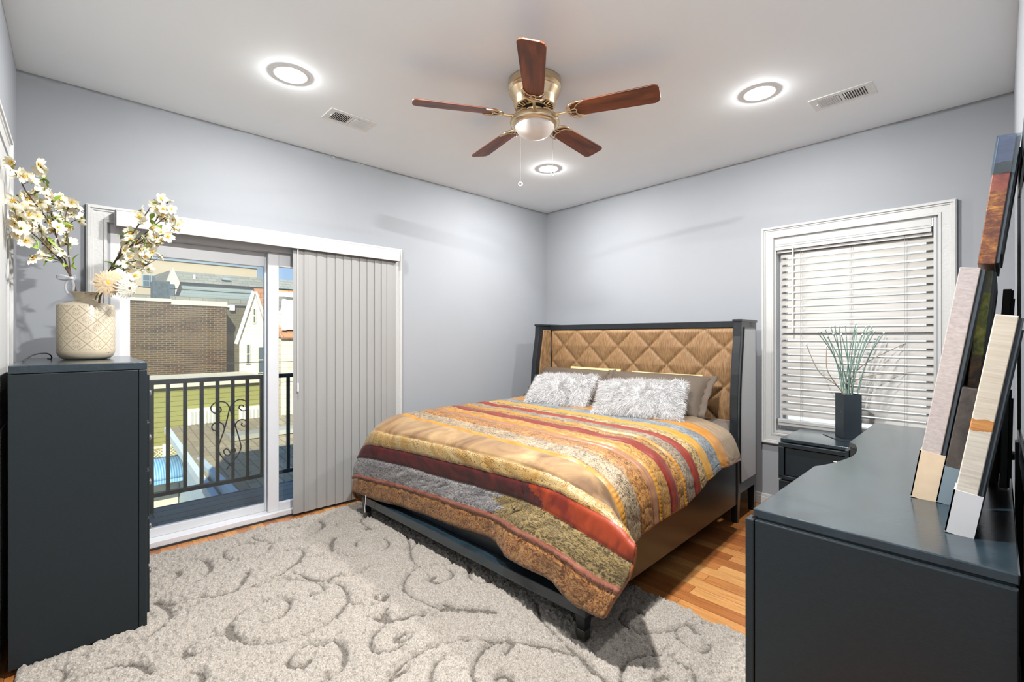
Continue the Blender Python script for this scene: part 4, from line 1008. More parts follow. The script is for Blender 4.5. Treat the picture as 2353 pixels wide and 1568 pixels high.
def blossom_mesh(seed):
    r_ = random.Random(seed)
    m = MB()
    m.mi = 0
    for k in range(5):
        a = 2 * PI * k / 5 + r_.uniform(-.1, .1)
        R = Matrix.Rotation(a, 4, 'Z')
        n1, n2 = 5, 5
        vs = []
        L = .027 * r_.uniform(.92, 1.08)
        for i in range(n1):
            t = i / (n1 - 1)
            w = .0125 * math.sin(PI * (.10 + .80 * t)) ** .7
            for j in range(n2):
                s_ = j / (n2 - 1) * 2 - 1
                x = .002 + L * t * (1 - .10 * (1 - abs(s_)) ** 2 * (t > .9))
                z = .010 * t * t - .002 + .003 * s_ * s_ + .0015 * math.sin(5 * s_ + k)
                vs.append(R @ Vector((x, w * s_, z)))
        m.add(vs, [(i * n2 + j, i * n2 + j + 1, (i + 1) * n2 + j + 1, (i + 1) * n2 + j) for i in range(n1 - 1) for j in range(n2 - 1)])
    m.mi = 1
    for k in range(9):
        a = 2 * PI * k / 9; r = .0045 if k % 2 else .003
        m.ball((r * math.cos(a), r * math.sin(a), .005), .0016, 6)
    m.mi = 2
    m.lathe([(.001, -.012), (.003, -.010), (.0045, -.004), (.003, -.0015)], 8)
    for k in range(5):
        a = 2 * PI * k / 5 + .6
        R = Matrix.Rotation(a, 4, 'Z')
        m.add([R @ Vector((.002, -.002, -.004)), R @ Vector((.012, 0, -.003)), R @ Vector((.002, .002, -.004))], [(0, 1, 2)])
    return m
def leaf_mesh():
    m = MB(); vs = []
    for i in range(7):
        t = i / 6; w = .010 * math.sin(PI * t ** .8) + .0006
        z = .006 * math.sin(PI * t) - .008 * t * t
        vs += [(.052 * t, -w, z + .004), (.052 * t, 0, z), (.052 * t, w, z + .004)]
    m.add(vs, [(3 * i + j, 3 * i + j + 1, 3 * i + j + 4, 3 * i + j + 3) for i in range(6) for j in range(2)])
    return m
CAMV = Vector(cam.location)
bl_src = None; lf_src = None
def branch(name, label, stems, blooms, leaves, seed):
    global bl_src, lf_src
    r_ = random.Random(seed)
    t = thing(name, label, 'flowers', stems[0][0], 0, 'blossom branches in the cream vase')
    o0 = Vector(stems[0][0])
    m = MB(); allp = []
    for k, s_ in enumerate(stems):
        P = smooth_path([tuple(Vector(p) - o0) for p in s_], 4)
        if k == 0: P = [Vector((.0, .0, -.16))] + P
        r0 = .0046 if k == 0 else .0036
        m.tube(P, [r0 * (1 - .65 * q / len(P)) for q in range(len(P))], 6)
        allp += P
    extra = []
    for b_ in blooms:
        if r_.random() < .72: extra.append((b_[0] + r_.uniform(-.035, .035), b_[1] + r_.uniform(-.015, .035), b_[2] + r_.uniform(-.04, .03)))
    blooms = list(blooms) + [e for e in extra if e[1] > -4.14]
    for b_ in blooms:
        p = Vector(b_) - o0
        q = min(allp, key=lambda a: (a - p - Vector((0, 0, -.02))).length)
        mid = (p + q) / 2 + Vector((r_.uniform(-.006, .006), r_.uniform(-.006, .006), -.004))
        m.tube([q, mid, p], .0013, 4)
    m.build('stem', M_STEM, t, smooth=60)
    for b_ in blooms:
        p = Vector(b_) - o0
        d = (CAMV - Vector(b_)).normalized() * r_.uniform(.1, 1.0) + Vector((r_.uniform(-1, 1), r_.uniform(-1, 1), r_.uniform(-.5, .9)))
        M = basis(p, d, r_.uniform(0, 6), r_.uniform(.85, 1.15))
        if bl_src is None:
            bl_src = blossom_mesh(1).build('blossom', [M_PETAL, M_STAMEN, M_CALYX], t, smooth=50); bl_src.matrix_local = M
        else: copy_part(bl_src, t, M)
    for b_ in leaves:
        p = Vector(b_) - o0
        d = Vector((r_.uniform(-1, 1), r_.uniform(-.6, .6), r_.uniform(-.2, 1)))
        M = Matrix.Translation(p) @ d.to_track_quat('X', 'Z').to_matrix().to_4x4() @ Matrix.Rotation(r_.uniform(-.8, .8), 4, 'X')
        if lf_src is None:
            lf_src = leaf_mesh().build('leaf', M_LEAF, t, smooth=60); lf_src.matrix_local = M
        else: copy_part(lf_src, t, M)
        copy_part(lf_src, t, M @ Matrix.Rotation(r_.uniform(1.6, 2.6), 4, 'Z'))
    return t
bL = branch('blossom_branch', 'taller white blossom branch leaning left out of the cream vase, tied with a ribbon', STEMS_L, BLOOMS_L, LEAVES_L, 3)
bR = branch('blossom_branch', 'shorter white blossom branch leaning right over the patio door corner', STEMS_R, BLOOMS_R, LEAVES_R, 5)
# ribbon tied round the left branch
rb = Vector(DAISIES[4]); o0 = Vector(STEMS_L[0][0])
m = MB()
def rp(dx, dz, dy=0): return tuple(rb - o0 + Vector((dx * .688 + dy * -.726, dx * .726 + dy * .688, dz)))
for path in ([rp(0, 0), rp(-.03, .012, -.01), (rp(-.06, .010, -.01)), rp(-.065, -.002), rp(-.03, -.008), rp(0, 0)], [rp(0, 0), rp(.015, .012), rp(.022, .004), rp(.012, -.006), rp(0, 0)], [rp(-.004, 0), rp(-.024, -.02), rp(-.028, -.05), rp(-.012, -.08)], [rp(.002, 0), rp(.014, -.03), rp(.012, -.06)]):
    m.tube(smooth_path(path, 5), .0012, 5, ry=.006)
m.tube(smooth_path([rp(-.008, .002, -.008), rp(.008, .002, -.008), rp(.010, -.002, .006), rp(-.008, -.002, .008), rp(-.008, .002, -.008)], 4), .003, 5, ry=.006)
m.build('ribbon', plain('white_ribbon', (.60, .62, .66), .4), bL, smooth=60)

def daisy(label, head, base, face, petal, eye, r, npet):
    t = thing('gerbera_daisy', label, 'flower', base, 0, 'daisies in the cream vase')
    h = Vector(head) - Vector(base)
    m = MB(); m.tube(smooth_path([(-.01, .0, -.12), (0, 0, 0), tuple(h * .5 + Vector((0, 0, .012))), tuple(h - Vector(face).normalized() * .006)], 6), .0026, 6); m.build('stem', plain('daisy_stem', (.12, .14, .05), .6), t, smooth=60)
    m = MB(); r_ = random.Random(npet)
    for layer, (rr, zz) in enumerate(((1.0, 0), (.86, .003), (.55, .006))):
        for k in range(npet):
            a = 2 * PI * (k + .5 * layer) / npet + r_.uniform(-.06, .06)
            R = Matrix.Rotation(a, 4, 'Z')
            L = r * rr * r_.uniform(.88, 1.05); w = .0052
            vs = []
            for i in range(5):
                q = i / 4
                ww = w * (math.sin(PI * (.12 + .80 * q)) ** .6)
                z_ = zz + .006 * math.sin(PI * q) - .010 * q * q + r_.uniform(-.001, .001)
                vs += [R @ Vector((L * q, -ww, z_)), R @ Vector((L * q, 0, z_ - .001)), R @ Vector((L * q, ww, z_))]
            m.add(vs, [(3 * i + j, 3 * i + j + 1, 3 * i + j + 4, 3 * i + j + 3) for i in range(4) for j in range(2)])
    p = m.build('petals', petal, t, smooth=60); p.matrix_local = basis(h, face)
    m = MB()
    m.lathe([(.001, .011), (r * .10, .010), (r * .2, .006), (r * .24, .001)], 16)
    for k in range(40):
        a = k * 2.4; rr = r * .3 * math.sqrt(k / 40)
        m.ball((rr * math.cos(a), rr * math.sin(a), .009 - .003 * k / 40), .0016, 6)
    c = m.build('flower_centre', eye, t, smooth=60); c.matrix_local = basis(h, face)
tocam = (CAMV - Vector(DAISIES[0])).normalized()
daisy('peach cream daisy facing the room at the mouth of the cream vase', DAISIES[0], DAISIES[2], tocam + Vector((.1, -.2, .10)), plain('peach_petal', (.62, .48, .31), .7), plain('yellow_eye', (.75, .45, .06), .7), .068, 26)
daisy('smaller white daisy turned sideways at the right of the cream vase', DAISIES[1], DAISIES[3], tocam * .55 + Vector((.35, .75, -.1)), plain('white_petal', (.58, .57, .49), .7), plain('dark_eye', (.12, .10, .03), .8), .058, 22)

# ------------------------------------------------------------------ quilt
def hermite(P, nsub):
    """P: (K, ..., 3) control rows -> interpolated along axis 0 with nsub[i] steps per gap (chord-length Catmull-Rom)"""
    K = P.shape[0]
    d = np.array([max(np.sqrt(((P[i + 1] - P[i]) ** 2).sum(-1)).mean(), 1e-4) for i in range(K - 1)])
    T = np.zeros_like(P)
    for i in range(K):
        if i == 0: T[i] = (P[1] - P[0]) / d[0]
        elif i == K - 1: T[i] = (P[-1] - P[-2]) / d[-1]
        else:
            T[i] = ((P[i] - P[i - 1]) / d[i - 1] * d[i] + (P[i + 1] - P[i]) / d[i] * d[i - 1]) / (d[i] + d[i - 1])
    out = []; par = []
    for i in range(K - 1):
        for k in range(nsub[i]):
            t = k / nsub[i]
            h00 = 2 * t ** 3 - 3 * t ** 2 + 1; h10 = t ** 3 - 2 * t ** 2 + t; h01 = -2 * t ** 3 + 3 * t ** 2; h11 = t ** 3 - t ** 2
            out.append(h00 * P[i] + h10 * d[i] * T[i] + h01 * P[i + 1] + h11 * d[i] * T[i + 1]); par.append(i + t)
    out.append(P[-1]); par.append(K - 1)
    return np.array(out), np.array(par)

# stripe boundaries: (y at bed centre, z of the right hem)
TOP = [(-.50, .494), (-.72, .503), (-.86, .513), (-.99, .496), (-1.09, .486), (-1.18, .458), (-1.26, .449), (-1.375, .432), (-1.40, .430), (-1.465, .428), (-1.555, .430), (-1.655, .427), (-1.675, .428), (-1.735, .425), (-1.855, .419), (-1.985, .394), (-2.02, .410)]
rows = []
for k, (y0, hz) in enumerate(TOP):
    zt = .742 if k else .735
    sag = -.012 if k > 14 else 0
    xs_ = [-1.055, -1.05, -.985, -.62, -.2, .2, .55, .86, 1.0, 1.055, 1.066]
    zz_ = [.44, .58, .690, zt - .005, zt, zt, zt - .003, .722, .655, .555, hz]
    rows.append([(x, y0 - .085 * min(max(x, -1), 1.05), z + sag * (1 if 2 < q < 9 else .3)) for q, (x, z) in enumerate(zip(xs_, zz_))])
rows[16][9] = (1.065, -2.115, .53); rows[16][10] = (1.075, -2.115, .41)
rows.append([(-1.03, -2.0, 0.47), (-0.978, -2.116, 0.578), (-0.856, -2.191, 0.644), (-0.6, -2.194, 0.666), (-0.261, -2.191, 0.678), (0.15, -2.199, 0.689), (0.565, -2.212, 0.694), (0.842, -2.232, 0.681), (0.993, -2.235, 0.644), (1.074, -2.198, 0.584), (1.085, -2.1, 0.44)])
rows.append([(-1.02, -2.08, 0.39), (-1.012, -2.164, 0.477), (-0.909, -2.227, 0.546), (-0.572, -2.213, 0.582), (-0.186, -2.205, 0.597), (0.261, -2.211, 0.614), (0.579, -2.227, 0.627), (0.824, -2.254, 0.636), (1.0, -2.277, 0.619), (1.151, -2.299, 0.596), (1.235, -2.302, 0.54)])
rows.append([(-1.0, -2.1, 0.31), (-1.027, -2.191, 0.38), (-0.986, -2.233, 0.442), (-0.522, -2.208, 0.488), (-0.12, -2.187, 0.493), (0.261, -2.193, 0.512), (0.587, -2.212, 0.529), (0.77, -2.249, 0.528), (0.964, -2.282, 0.512), (1.117, -2.308, 0.496), (1.235, -2.312, 0.476)])
rows.append([(-1.0, -2.12, 0.21), (-1.048, -2.201, 0.259), (-1.032, -2.237, 0.316), (-0.71, -2.211, 0.35), (-0.333, -2.189, 0.368), (0.091, -2.196, 0.388), (0.418, -2.211, 0.405), (0.615, -2.263, 0.409), (0.863, -2.303, 0.412), (1.057, -2.322, 0.382), (1.192, -2.322, 0.37)])
rows.append([(-1.0, -2.12, 0.185), (-1.048, -2.201, 0.234), (-1.036, -2.237, 0.291), (-0.71, -2.211, 0.325), (-0.333, -2.189, 0.345), (0.091, -2.196, 0.362), (0.418, -2.211, 0.378), (0.615, -2.267, 0.382), (0.862, -2.308, 0.387), (1.057, -2.328, 0.355), (1.177, -2.326, 0.344)])
rows.append([(-1.0, -2.12, 0.09), (-1.053, -2.201, 0.133), (-1.055, -2.237, 0.187), (-0.763, -2.211, 0.199), (-0.386, -2.189, 0.224), (0.038, -2.196, 0.246), (0.376, -2.207, 0.277), (0.583, -2.277, 0.254), (0.842, -2.314, 0.268), (0.977, -2.334, 0.229), (1.122, -2.332, 0.232)])
P = np.array(rows)
NC = 16
# across first, then along
A, cpar = hermite(P.transpose(1, 0, 2), [NC] * 10)
A = A.transpose(1, 0, 2)
nsub = [max(3, int(round(math.sqrt(((P[i + 1] - P[i]) ** 2).sum(-1).mean()) / .013))) for i in range(len(P) - 1)]
Q, rpar = hermite(A, nsub)
nr, nc = Q.shape[:2]
# arc-length coordinates for the fabric pattern
ua = np.concatenate([[0], np.cumsum(np.sqrt(((Q[nr // 2, 1:] - Q[nr // 2, :-1]) ** 2).sum(-1)))])
va = np.concatenate([[0], np.cumsum(np.sqrt(((Q[1:, nc // 2] - Q[:-1, nc // 2]) ** 2).sum(-1)))])
gx = np.gradient(Q, axis=1); gy_ = np.gradient(Q, axis=0)
nrm = np.cross(gy_, gx); nrm /= np.maximum(np.linalg.norm(nrm, axis=-1, keepdims=True), 1e-9)
if nrm[nr // 3, nc // 2, 2] < 0: nrm = -nrm
disp = np.zeros((nr, nc))
ROUCHE = {8 - 1: 1, 12 - 1: 1, 16 - 1: 1, 21 - 1: 1}
for i in range(nr):
    si = min(int(rpar[i]), len(P) - 2); ft = rpar[i] - int(rpar[i]) if rpar[i] < len(P) - 1 else 1.0
    seam = min(ft, 1 - ft) * nsub[si] * .013
    gro = -.0065 * math.exp(-(seam / .008) ** 2)
    for j in range(nc):
        a, b_ = ua[j], va[i]
        d = gro
        d += .006 * mnoise.noise((a * 5, b_ * 5, 2.0)) + .0025 * mnoise.noise((a * 22, b_ * 22, 5.0))
        if si in ROUCHE: d += .0045 + .0030 * math.sin(2 * PI * a / .020)
        if si >= 17: d += .0055 * mnoise.noise((a * 24, b_ * 5, 1.0)) * (1 if si != 18 else .5) + .004 * mnoise.noise((a * 60, b_ * 7, 9.0))
        elif si in (9, 10, 13): d += .004 * mnoise.noise((a * 7, b_ * 40, 4.0))
        if si >= 17 or si in (2, 4, 6, 8, 10, 13, 14): d -= .0035 * math.exp(-(((a + .02 * math.sin(b_ * 30 + si)) % .078 - .039) / .0045) ** 2)
        disp[i, j] = d
Q = Q + nrm * disp[..., None]
def rich(c):
    return None if c is None else tuple(.56 * v * (v / max(c)) ** .28 for v in c)
def quilt_mat(name, ca, cb_, kind, rough=.55, sheen=.35, cc=None, scale=1.0, metal=0.0):
    ca, cb_, cc = rich(ca), rich(cb_), rich(cc)
    m, nt, b = new_mat(name)
    v = coords(nt, (1, 1, 1), 'UV')
    if kind == 'brocade':
        n1 = N(nt, 'ShaderNodeTexNoise', i_Scale=48.0 * scale, i_Detail=5.0, i_Roughness=.65, i_Distortion=2.2); nt.links.new(v, n1.inputs['Vector'])
        n2 = N(nt, 'ShaderNodeTexNoise', i_Scale=7.0, i_Detail=3.0); nt.links.new(v, n2.inputs['Vector'])
        c1 = ramp(nt, n1.outputs[0], [(.41, tuple(.7 * q for q in ca)), (.50, cb_), (.58, cc or cb_)])
        mx = N(nt, 'ShaderNodeMix', data_type='RGBA', blend_type='MULTIPLY'); mx.inputs[0].default_value = 1
        nt.links.new(c1, mx.inputs[6]); nt.links.new(ramp(nt, n2.outputs[0], [(.35, (.72, .72, .74)), (.65, (1.1, 1.08, 1.05))]), mx.inputs[7])
        nt.links.new(mx.outputs[2], b.inputs['Base Color'])
        bump(nt, b, n1.outputs[0], .35, .002)
    elif kind == 'velvet':
        n1 = N(nt, 'ShaderNodeTexNoise', i_Scale=9.0 * scale, i_Detail=5.0, i_Roughness=.6, i_Distortion=.8); nt.links.new(v, n1.inputs['Vector'])
        nt.links.new(ramp(nt, n1.outputs[0], [(.38, ca), (.52, cb_), (.68, cc or cb_)]), b.inputs['Base Color'])
    elif kind == 'swirl':
        vo = N(nt, 'ShaderNodeTexVoronoi', i_Scale=30.0); nt.links.new(v, vo.inputs['Vector'])
        sn = N(nt, 'ShaderNodeMath', operation='SINE'); ml = N(nt, 'ShaderNodeMath', operation='MULTIPLY'); ml.inputs[1].default_value = 24.0
        nt.links.new(vo.outputs['Distance'], ml.inputs[0]); nt.links.new(ml.outputs[0], sn.inputs[0])
        n1 = N(nt, 'ShaderNodeTexNoise', i_Scale=3.0, i_Detail=3.0); nt.links.new(coords(nt, (5, .8, 1), 'UV'), n1.inputs['Vector'])
        base = ramp(nt, n1.outputs[0], [(.35, ca), (.6, cb_)])
        mx = N(nt, 'ShaderNodeMix', data_type='RGBA'); nt.links.new(ramp(nt, sn.outputs[0], [(.72, (0, 0, 0)), (.90, (.9, .9, .9))]), mx.inputs[0])
        nt.links.new(base, mx.inputs[6]); mx.inputs[7].default_value = (*cc, 1)
        nt.links.new(mx.outputs[2], b.inputs['Base Color'])
    else:   # satin
        n1 = N(nt, 'ShaderNodeTexNoise', i_Scale=6.0 * scale, i_Detail=4.0, i_Distortion=.5); nt.links.new(coords(nt, (2, 12, 1), 'UV'), n1.inputs['Vector'])
        nt.links.new(ramp(nt, n1.outputs[0], [(.35, ca), (.65, cb_)]), b.inputs['Base Color'])
        bump(nt, b, n1.outputs[0], .25, .004)
    b.inputs['Roughness'].default_value = rough
    b.inputs['Sheen Weight'].default_value = sheen * .2
    b.inputs['Sheen Roughness'].default_value = .4
    b.inputs['Metallic'].default_value = metal
    return m
G1 = quilt_mat('tan_lining', (.33, .25, .17), (.42, .33, .24), 'satin', .45)
G2 = quilt_mat('gold_satin', (.55, .26, .045), (.66, .36, .09), 'satin', .32)
G3 = quilt_mat('blue_brocade', (.13, .17, .20), (.26, .31, .35), 'brocade', .5, cc=(.45, .43, .38))
G4 = quilt_mat('yellow_satin', (.62, .33, .04), (.72, .45, .11), 'satin', .32)
G5 = quilt_mat('floral_tan', (.20, .14, .06), (.50, .36, .17), 'brocade', .5, cc=(.56, .47, .28), scale=.6)
G6 = quilt_mat('rust_velvet', (.22, .024, .010), (.36, .058, .016), 'satin', .6, .1)
G7 = quilt_mat('taupe_brocade', (.15, .12, .09), (.34, .27, .19), 'brocade', .5, cc=(.48, .41, .32))
G8 = quilt_mat('gold_ruche', (.50, .25, .05), (.62, .36, .08), 'satin', .4)
G9 = quilt_mat('bronze_brocade', (.16, .075, .02), (.42, .22, .06), 'brocade', .45, cc=(.58, .38, .14))
G10 = quilt_mat('red_satin', (.19, .022, .012), (.32, .05, .018), 'satin', .35)
G11 = quilt_mat('amber_brocade', (.30, .16, .035), (.58, .32, .07), 'brocade', .45, cc=(.62, .42, .15))
G13 = quilt_mat('mauve_satin', (.36, .19, .11), (.46, .27, .16), 'satin', .32)
G14 = quilt_mat('copper_brocade', (.20, .085, .022), (.46, .22, .055), 'brocade', .45, cc=(.56, .34, .12))
G15 = quilt_mat('stone_brocade', (.16, .12, .08), (.40, .31, .20), 'brocade', .45, cc=(.56, .46, .32))
G17 = quilt_mat('bronze_painted_sheen', (.16, .085, .026), (.33, .21, .095), 'velvet', .75, 1.0, cc=(.52, .38, .20), scale=.35)  # brown-to-pale patches put the velvet's sheen into the base colour
G18 = quilt_mat('swirl_satin', (.48, .30, .10), (.60, .46, .24), 'swirl', .35, .3, cc=(.12, .07, .03))
G19 = quilt_mat('maroon_velvet', (.055, .006, .008), (.10, .013, .014), 'velvet', .55, .10, cc=(.16, .022, .018))
G19B = quilt_mat('orange_velvet', (.24, .030, .008), (.40, .070, .012), 'velvet', .55, .10, cc=(.44, .085, .014))
G20 = quilt_mat('silver_brocade', (.15, .13, .11), (.34, .33, .34), 'brocade', .45, cc=(.50, .49, .48))
G20B = quilt_mat('olive_brocade', (.10, .075, .04), (.27, .20, .10), 'brocade', .45, cc=(.48, .38, .18))
G21 = quilt_mat('pink_ruche', (.28, .10, .065), (.42, .20, .14), 'satin', .4)
G22 = quilt_mat('brown_brocade', (.15, .06, .02), (.36, .17, .065), 'brocade', .45, cc=(.52, .33, .14))
MATS = [G1, G2, G3, G4, G5, G6, G7, G8, G9, G10, G11, G8, G13, G14, G15, G8, G17, G18, G19, G20, G21, G22, G19B, G20B]
mi = []; uvs = []
fs = []
for i in range(nr - 1):
    si = min(int((rpar[i] + rpar[i + 1]) / 2), len(P) - 2)
    for j in range(nc - 1):
        fs.append((i * nc + j, i * nc + j + 1, (i + 1) * nc + j + 1, (i + 1) * nc + j))
        s2 = si
        wob = .05 * math.sin(va[i] * 40) + .04 * mnoise.noise((ua[j] * 8, va[i] * 8, 0))
        if si == 18 and Q[i, j, 0] > .70 + wob: s2 = 22
        if si == 19 and Q[i, j, 0] > .42 + wob: s2 = 23
        mi.append(s2)
me = bpy.data.meshes.new('quilt')
me.from_pydata(Q.reshape(-1, 3).tolist(), [], fs)
for m in MATS: me.materials.append(m)
me.polygons.foreach_set('material_index', mi)
me.polygons.foreach_set('use_smooth', [True] * len(fs))
uvl = me.uv_layers.new(name='UVMap')
li = np.zeros(len(me.loops), dtype=np.int32); me.loops.foreach_get('vertex_index', li)
uvarr = np.stack([ua[li % nc], va[li // nc]], -1).astype(np.float32)
uvl.data.foreach_set('uv', uvarr.ravel())
quilt = bpy.data.objects.new('quilt', me); COL.objects.link(quilt)
quilt.location = (1.315, -.20, 0); quilt.rotation_euler = (0, 0, .05)
md = quilt.modifiers.new('thick', 'SOLIDIFY'); md.thickness = .010; md.offset = -1
tag(quilt, 'patchwork quilt in gold, rust, maroon and blue stripes draped over the bed', 'quilt')
edge_pts = [Q[i, -1] for i in range(0, nr, 2)] + [Q[-1, j] for j in range(nc - 2, -1, -2)]
m = MB(); m.tube([tuple(p) for p in edge_pts], .0065, 6)
m.build('binding', quilt_mat('orange_binding', (.34, .13, .04), (.46, .20, .07), 'satin', .5), quilt, smooth=60)
m = MB(); hp = Q[-1, int(nc * .268)]
m.tube(smooth_path([tuple(hp + np.array([0, -.012, .01])), tuple(hp + np.array([.01, -.018, -.03])), tuple(hp + np.array([-.004, -.016, -.07])), tuple(hp + np.array([-.002, -.016, -.11]))], 5), .0022, 5, ry=.005)
m.build('care_tag', plain('white_tape', (.80, .80, .80), .6), quilt)

# ------------------------------------------------------------------ pillows
def pillow_surface(w, h_, T, n=26, corner=.05, seed=0, wr=.0):
    r = []
    for side in (1, -1):
        g = []
        for i in range(n + 1):
            vv = i / n * 2 - 1
            row = []
            for j in range(n + 1):
                uu = j / n * 2 - 1
                x = w / 2 * uu * (1 - corner * (1 - vv * vv)); z = h_ / 2 * vv * (1 - corner * 1.2 * (1 - uu * uu))
                th = T / 2 * ((1 - abs(uu) ** 2.6) * (1 - abs(vv) ** 2.6)) ** .55
                th += wr * mnoise.noise((uu * 2.2 + seed, vv * 2.2, side)) * (1 - abs(uu) ** 4) * (1 - abs(vv) ** 4)
                row.append(Vector((x, -side * th, z + h_ / 2)))
            g.append(row)
        r.append(g)
    return r
def pillow_mb(w, h_, T, flange=0, **k):
    S = pillow_surface(w, h_, T, **k); m = MB()
    for q, g in enumerate(S):
        n = len(g)
        f = [(i * n + j, i * n + j + 1, (i + 1) * n + j + 1, (i + 1) * n + j) for i in range(n - 1) for j in range(n - 1)]
        if q: f = [tuple(reversed(a)) for a in f]
        m.add([p for row in g for p in row], f)
    return m, S
def pose(t, loc, rz, lean, roll=0.0):
    t.matrix_world = Matrix.Translation(Vector(loc)) @ Matrix.Rotation(rz, 4, 'Z') @ Matrix.Rotation(-lean, 4, 'X') @ Matrix.Rotation(roll, 4, 'Y')
M_BROWN = fabric_plain('brown_sham', (.055, .038, .024), (.072, .05, .033), 400, (1, 1, 1), .75, .0, .04)
M_YEL = fabric_plain('pale_yellow_cotton', (.42, .33, .14), (.47, .38, .17), 400, (1, 1, 1), .75, .2, .03)
M_FURW = plain('white_fur', (.55, .545, .545), .8, var=.08, scale=60)
def brown_pillow(label, loc, rz, lean, w, seed, fl_side):
    t = thing('pillow', label, 'pillow', (0, 0, 0), 0, 'brown pillows against the headboard')
    m, S = pillow_mb(w, .375, .16, seed=seed, wr=.022, corner=.03, n=40)
    m.build('pillow_cover', M_BROWN, t, smooth=180)
    for sx in (1, -1):
        m = MB(); vs = []
        n = 15
        for i in range(n):
            v_ = i / (n - 1) * 2 - 1
            for k in range(4):
                e = k / 3
                x = sx * (w / 2 * (1 - .03 * (1 - v_ * v_)) - .006 + .055 * e)
                vs.append((x, .012 * e * math.sin(v_ * 9 + seed) + .006 * math.sin(v_ * 17), (.375 / 2 * v_) * (1 + .03 * e) + .375 / 2 + .008 * e * math.sin(v_ * 7)))
        m.add(vs, [(i * 4 + k, i * 4 + k + 1, (i + 1) * 4 + k + 1, (i + 1) * 4 + k) for i in range(n - 1) for k in range(3)])
        f = m.build('flange', M_BROWN, t, smooth=60); md = f.modifiers.new('thick', 'SOLIDIFY'); md.thickness = .004; md.offset = 0
    pose(t, loc, rz, lean)
    return t
def yellow_pillow(label, loc, rz, lean, w, h_):
    m, S = pillow_mb(w, h_, .085, seed=3, wr=.01, corner=.02)
    o = m.build('pillow', M_YEL, smooth=180); tag(o, label, 'pillow', 'yellow pillows at the headboard')
    pose(o, loc, rz, lean)
yellow_pillow('pale yellow pillow peeking out behind the left brown pillow', (.99, -.475, .735), .03, math.radians(12), .56, .302)
yellow_pillow('pale yellow pillow mostly hidden behind the right brown pillow', (1.70, -.475, .735), .03, math.radians(12), .62, .292)
brown_pillow('brown pillow leaning on the headboard behind the left fur cushion', (.83, -.74, .735), .02, math.radians(42), .80, 1.3, -1)
brown_pillow('brown pillow with a ruffled end behind the right fur cushion', (1.70, -.75, .735), .05, math.radians(41), .84, 6.1, 1)

def fur_mesh(S, count, seed, L=.036):
    r_ = random.Random(seed); m = MB(); V = []; F = []
    n = len(S[0]) - 1
    down = Vector((0, 0, -1))
    for c in range(count):
        g = S[0] if r_.random() < .72 else S[1]
        sg = -1 if g is S[0] else 1
        a = r_.random() * n; b_ = r_.random() * n
        i, j = min(int(a), n - 1), min(int(b_), n - 1); fa, fb = a - i, b_ - j
        p = g[i][j] * (1 - fa) * (1 - fb) + g[i + 1][j] * fa * (1 - fb) + g[i][j + 1] * (1 - fa) * fb + g[i + 1][j + 1] * fa * fb
        nn = (g[i + 1][j] - g[i][j]).cross(g[i][j + 1] - g[i][j])
        if nn.length < 1e-9: continue
        nn.normalize()
        if nn.y * sg < 0: nn = -nn
        out = Vector((p.x, 0, p.z - .17)); out = out.normalized() if out.length > .01 else Vector((0, 0, 0))
        cl = Vector((mnoise.noise((p.x * 16, p.z * 16, sg)), 0, mnoise.noise((p.x * 16, p.z * 16, 7 + sg)))) * .9
        d = nn * .55 + down * .42 + out * .45 + cl + Vector((r_.uniform(-.35, .35), r_.uniform(-.2, .2), r_.uniform(-.35, .35)))
        d.normalize()
        ln = L * r_.uniform(.6, 1.25)
        side = d.cross(Vector((r_.uniform(-1, 1), r_.uniform(-1, 1), r_.uniform(-1, 1))))
        if side.length < 1e-6: continue
        side.normalize(); w = .0011
        q1 = p + d * ln * .5; q2 = p + (d + down * .35 * r_.random()).normalized() * ln
        o = len(V)
        V += [p + side * w, p - side * w, q1 + side * w * .8, q1 - side * w * .8, q2]
        F += [(o, o + 1, o + 3, o + 2), (o + 2, o + 3, o + 4)]
    m.v = [tuple(v) for v in V]; m.f = F; m.m = [0] * len(F)
    return m
def fur_pillow(label, loc, rz, lean, roll, w, h_, seed):
    t = thing('fur_cushion', label, 'cushion', (0, 0, 0), 0, 'white fur cushions')
    m, S = pillow_mb(w, h_, .15, corner=.04)
    m.build('cushion', M_FURW, t, smooth=180)
    f = fur_mesh(S, 15000, seed).build('fur', M_FURW, t); f['kind'] = 'stuff'
    pose(t, loc, rz, lean, roll)
fur_pillow('white shaggy fur cushion nearer the patio door, left of the pair', (1.01, -1.04, .715), .10, math.radians(46), math.radians(-3), .62, .37, 1)
fur_pillow('white shaggy fur cushion in front, right of the pair', (1.83, -1.09, .728), .26, math.radians(46), math.radians(-3), .65, .36, 2)

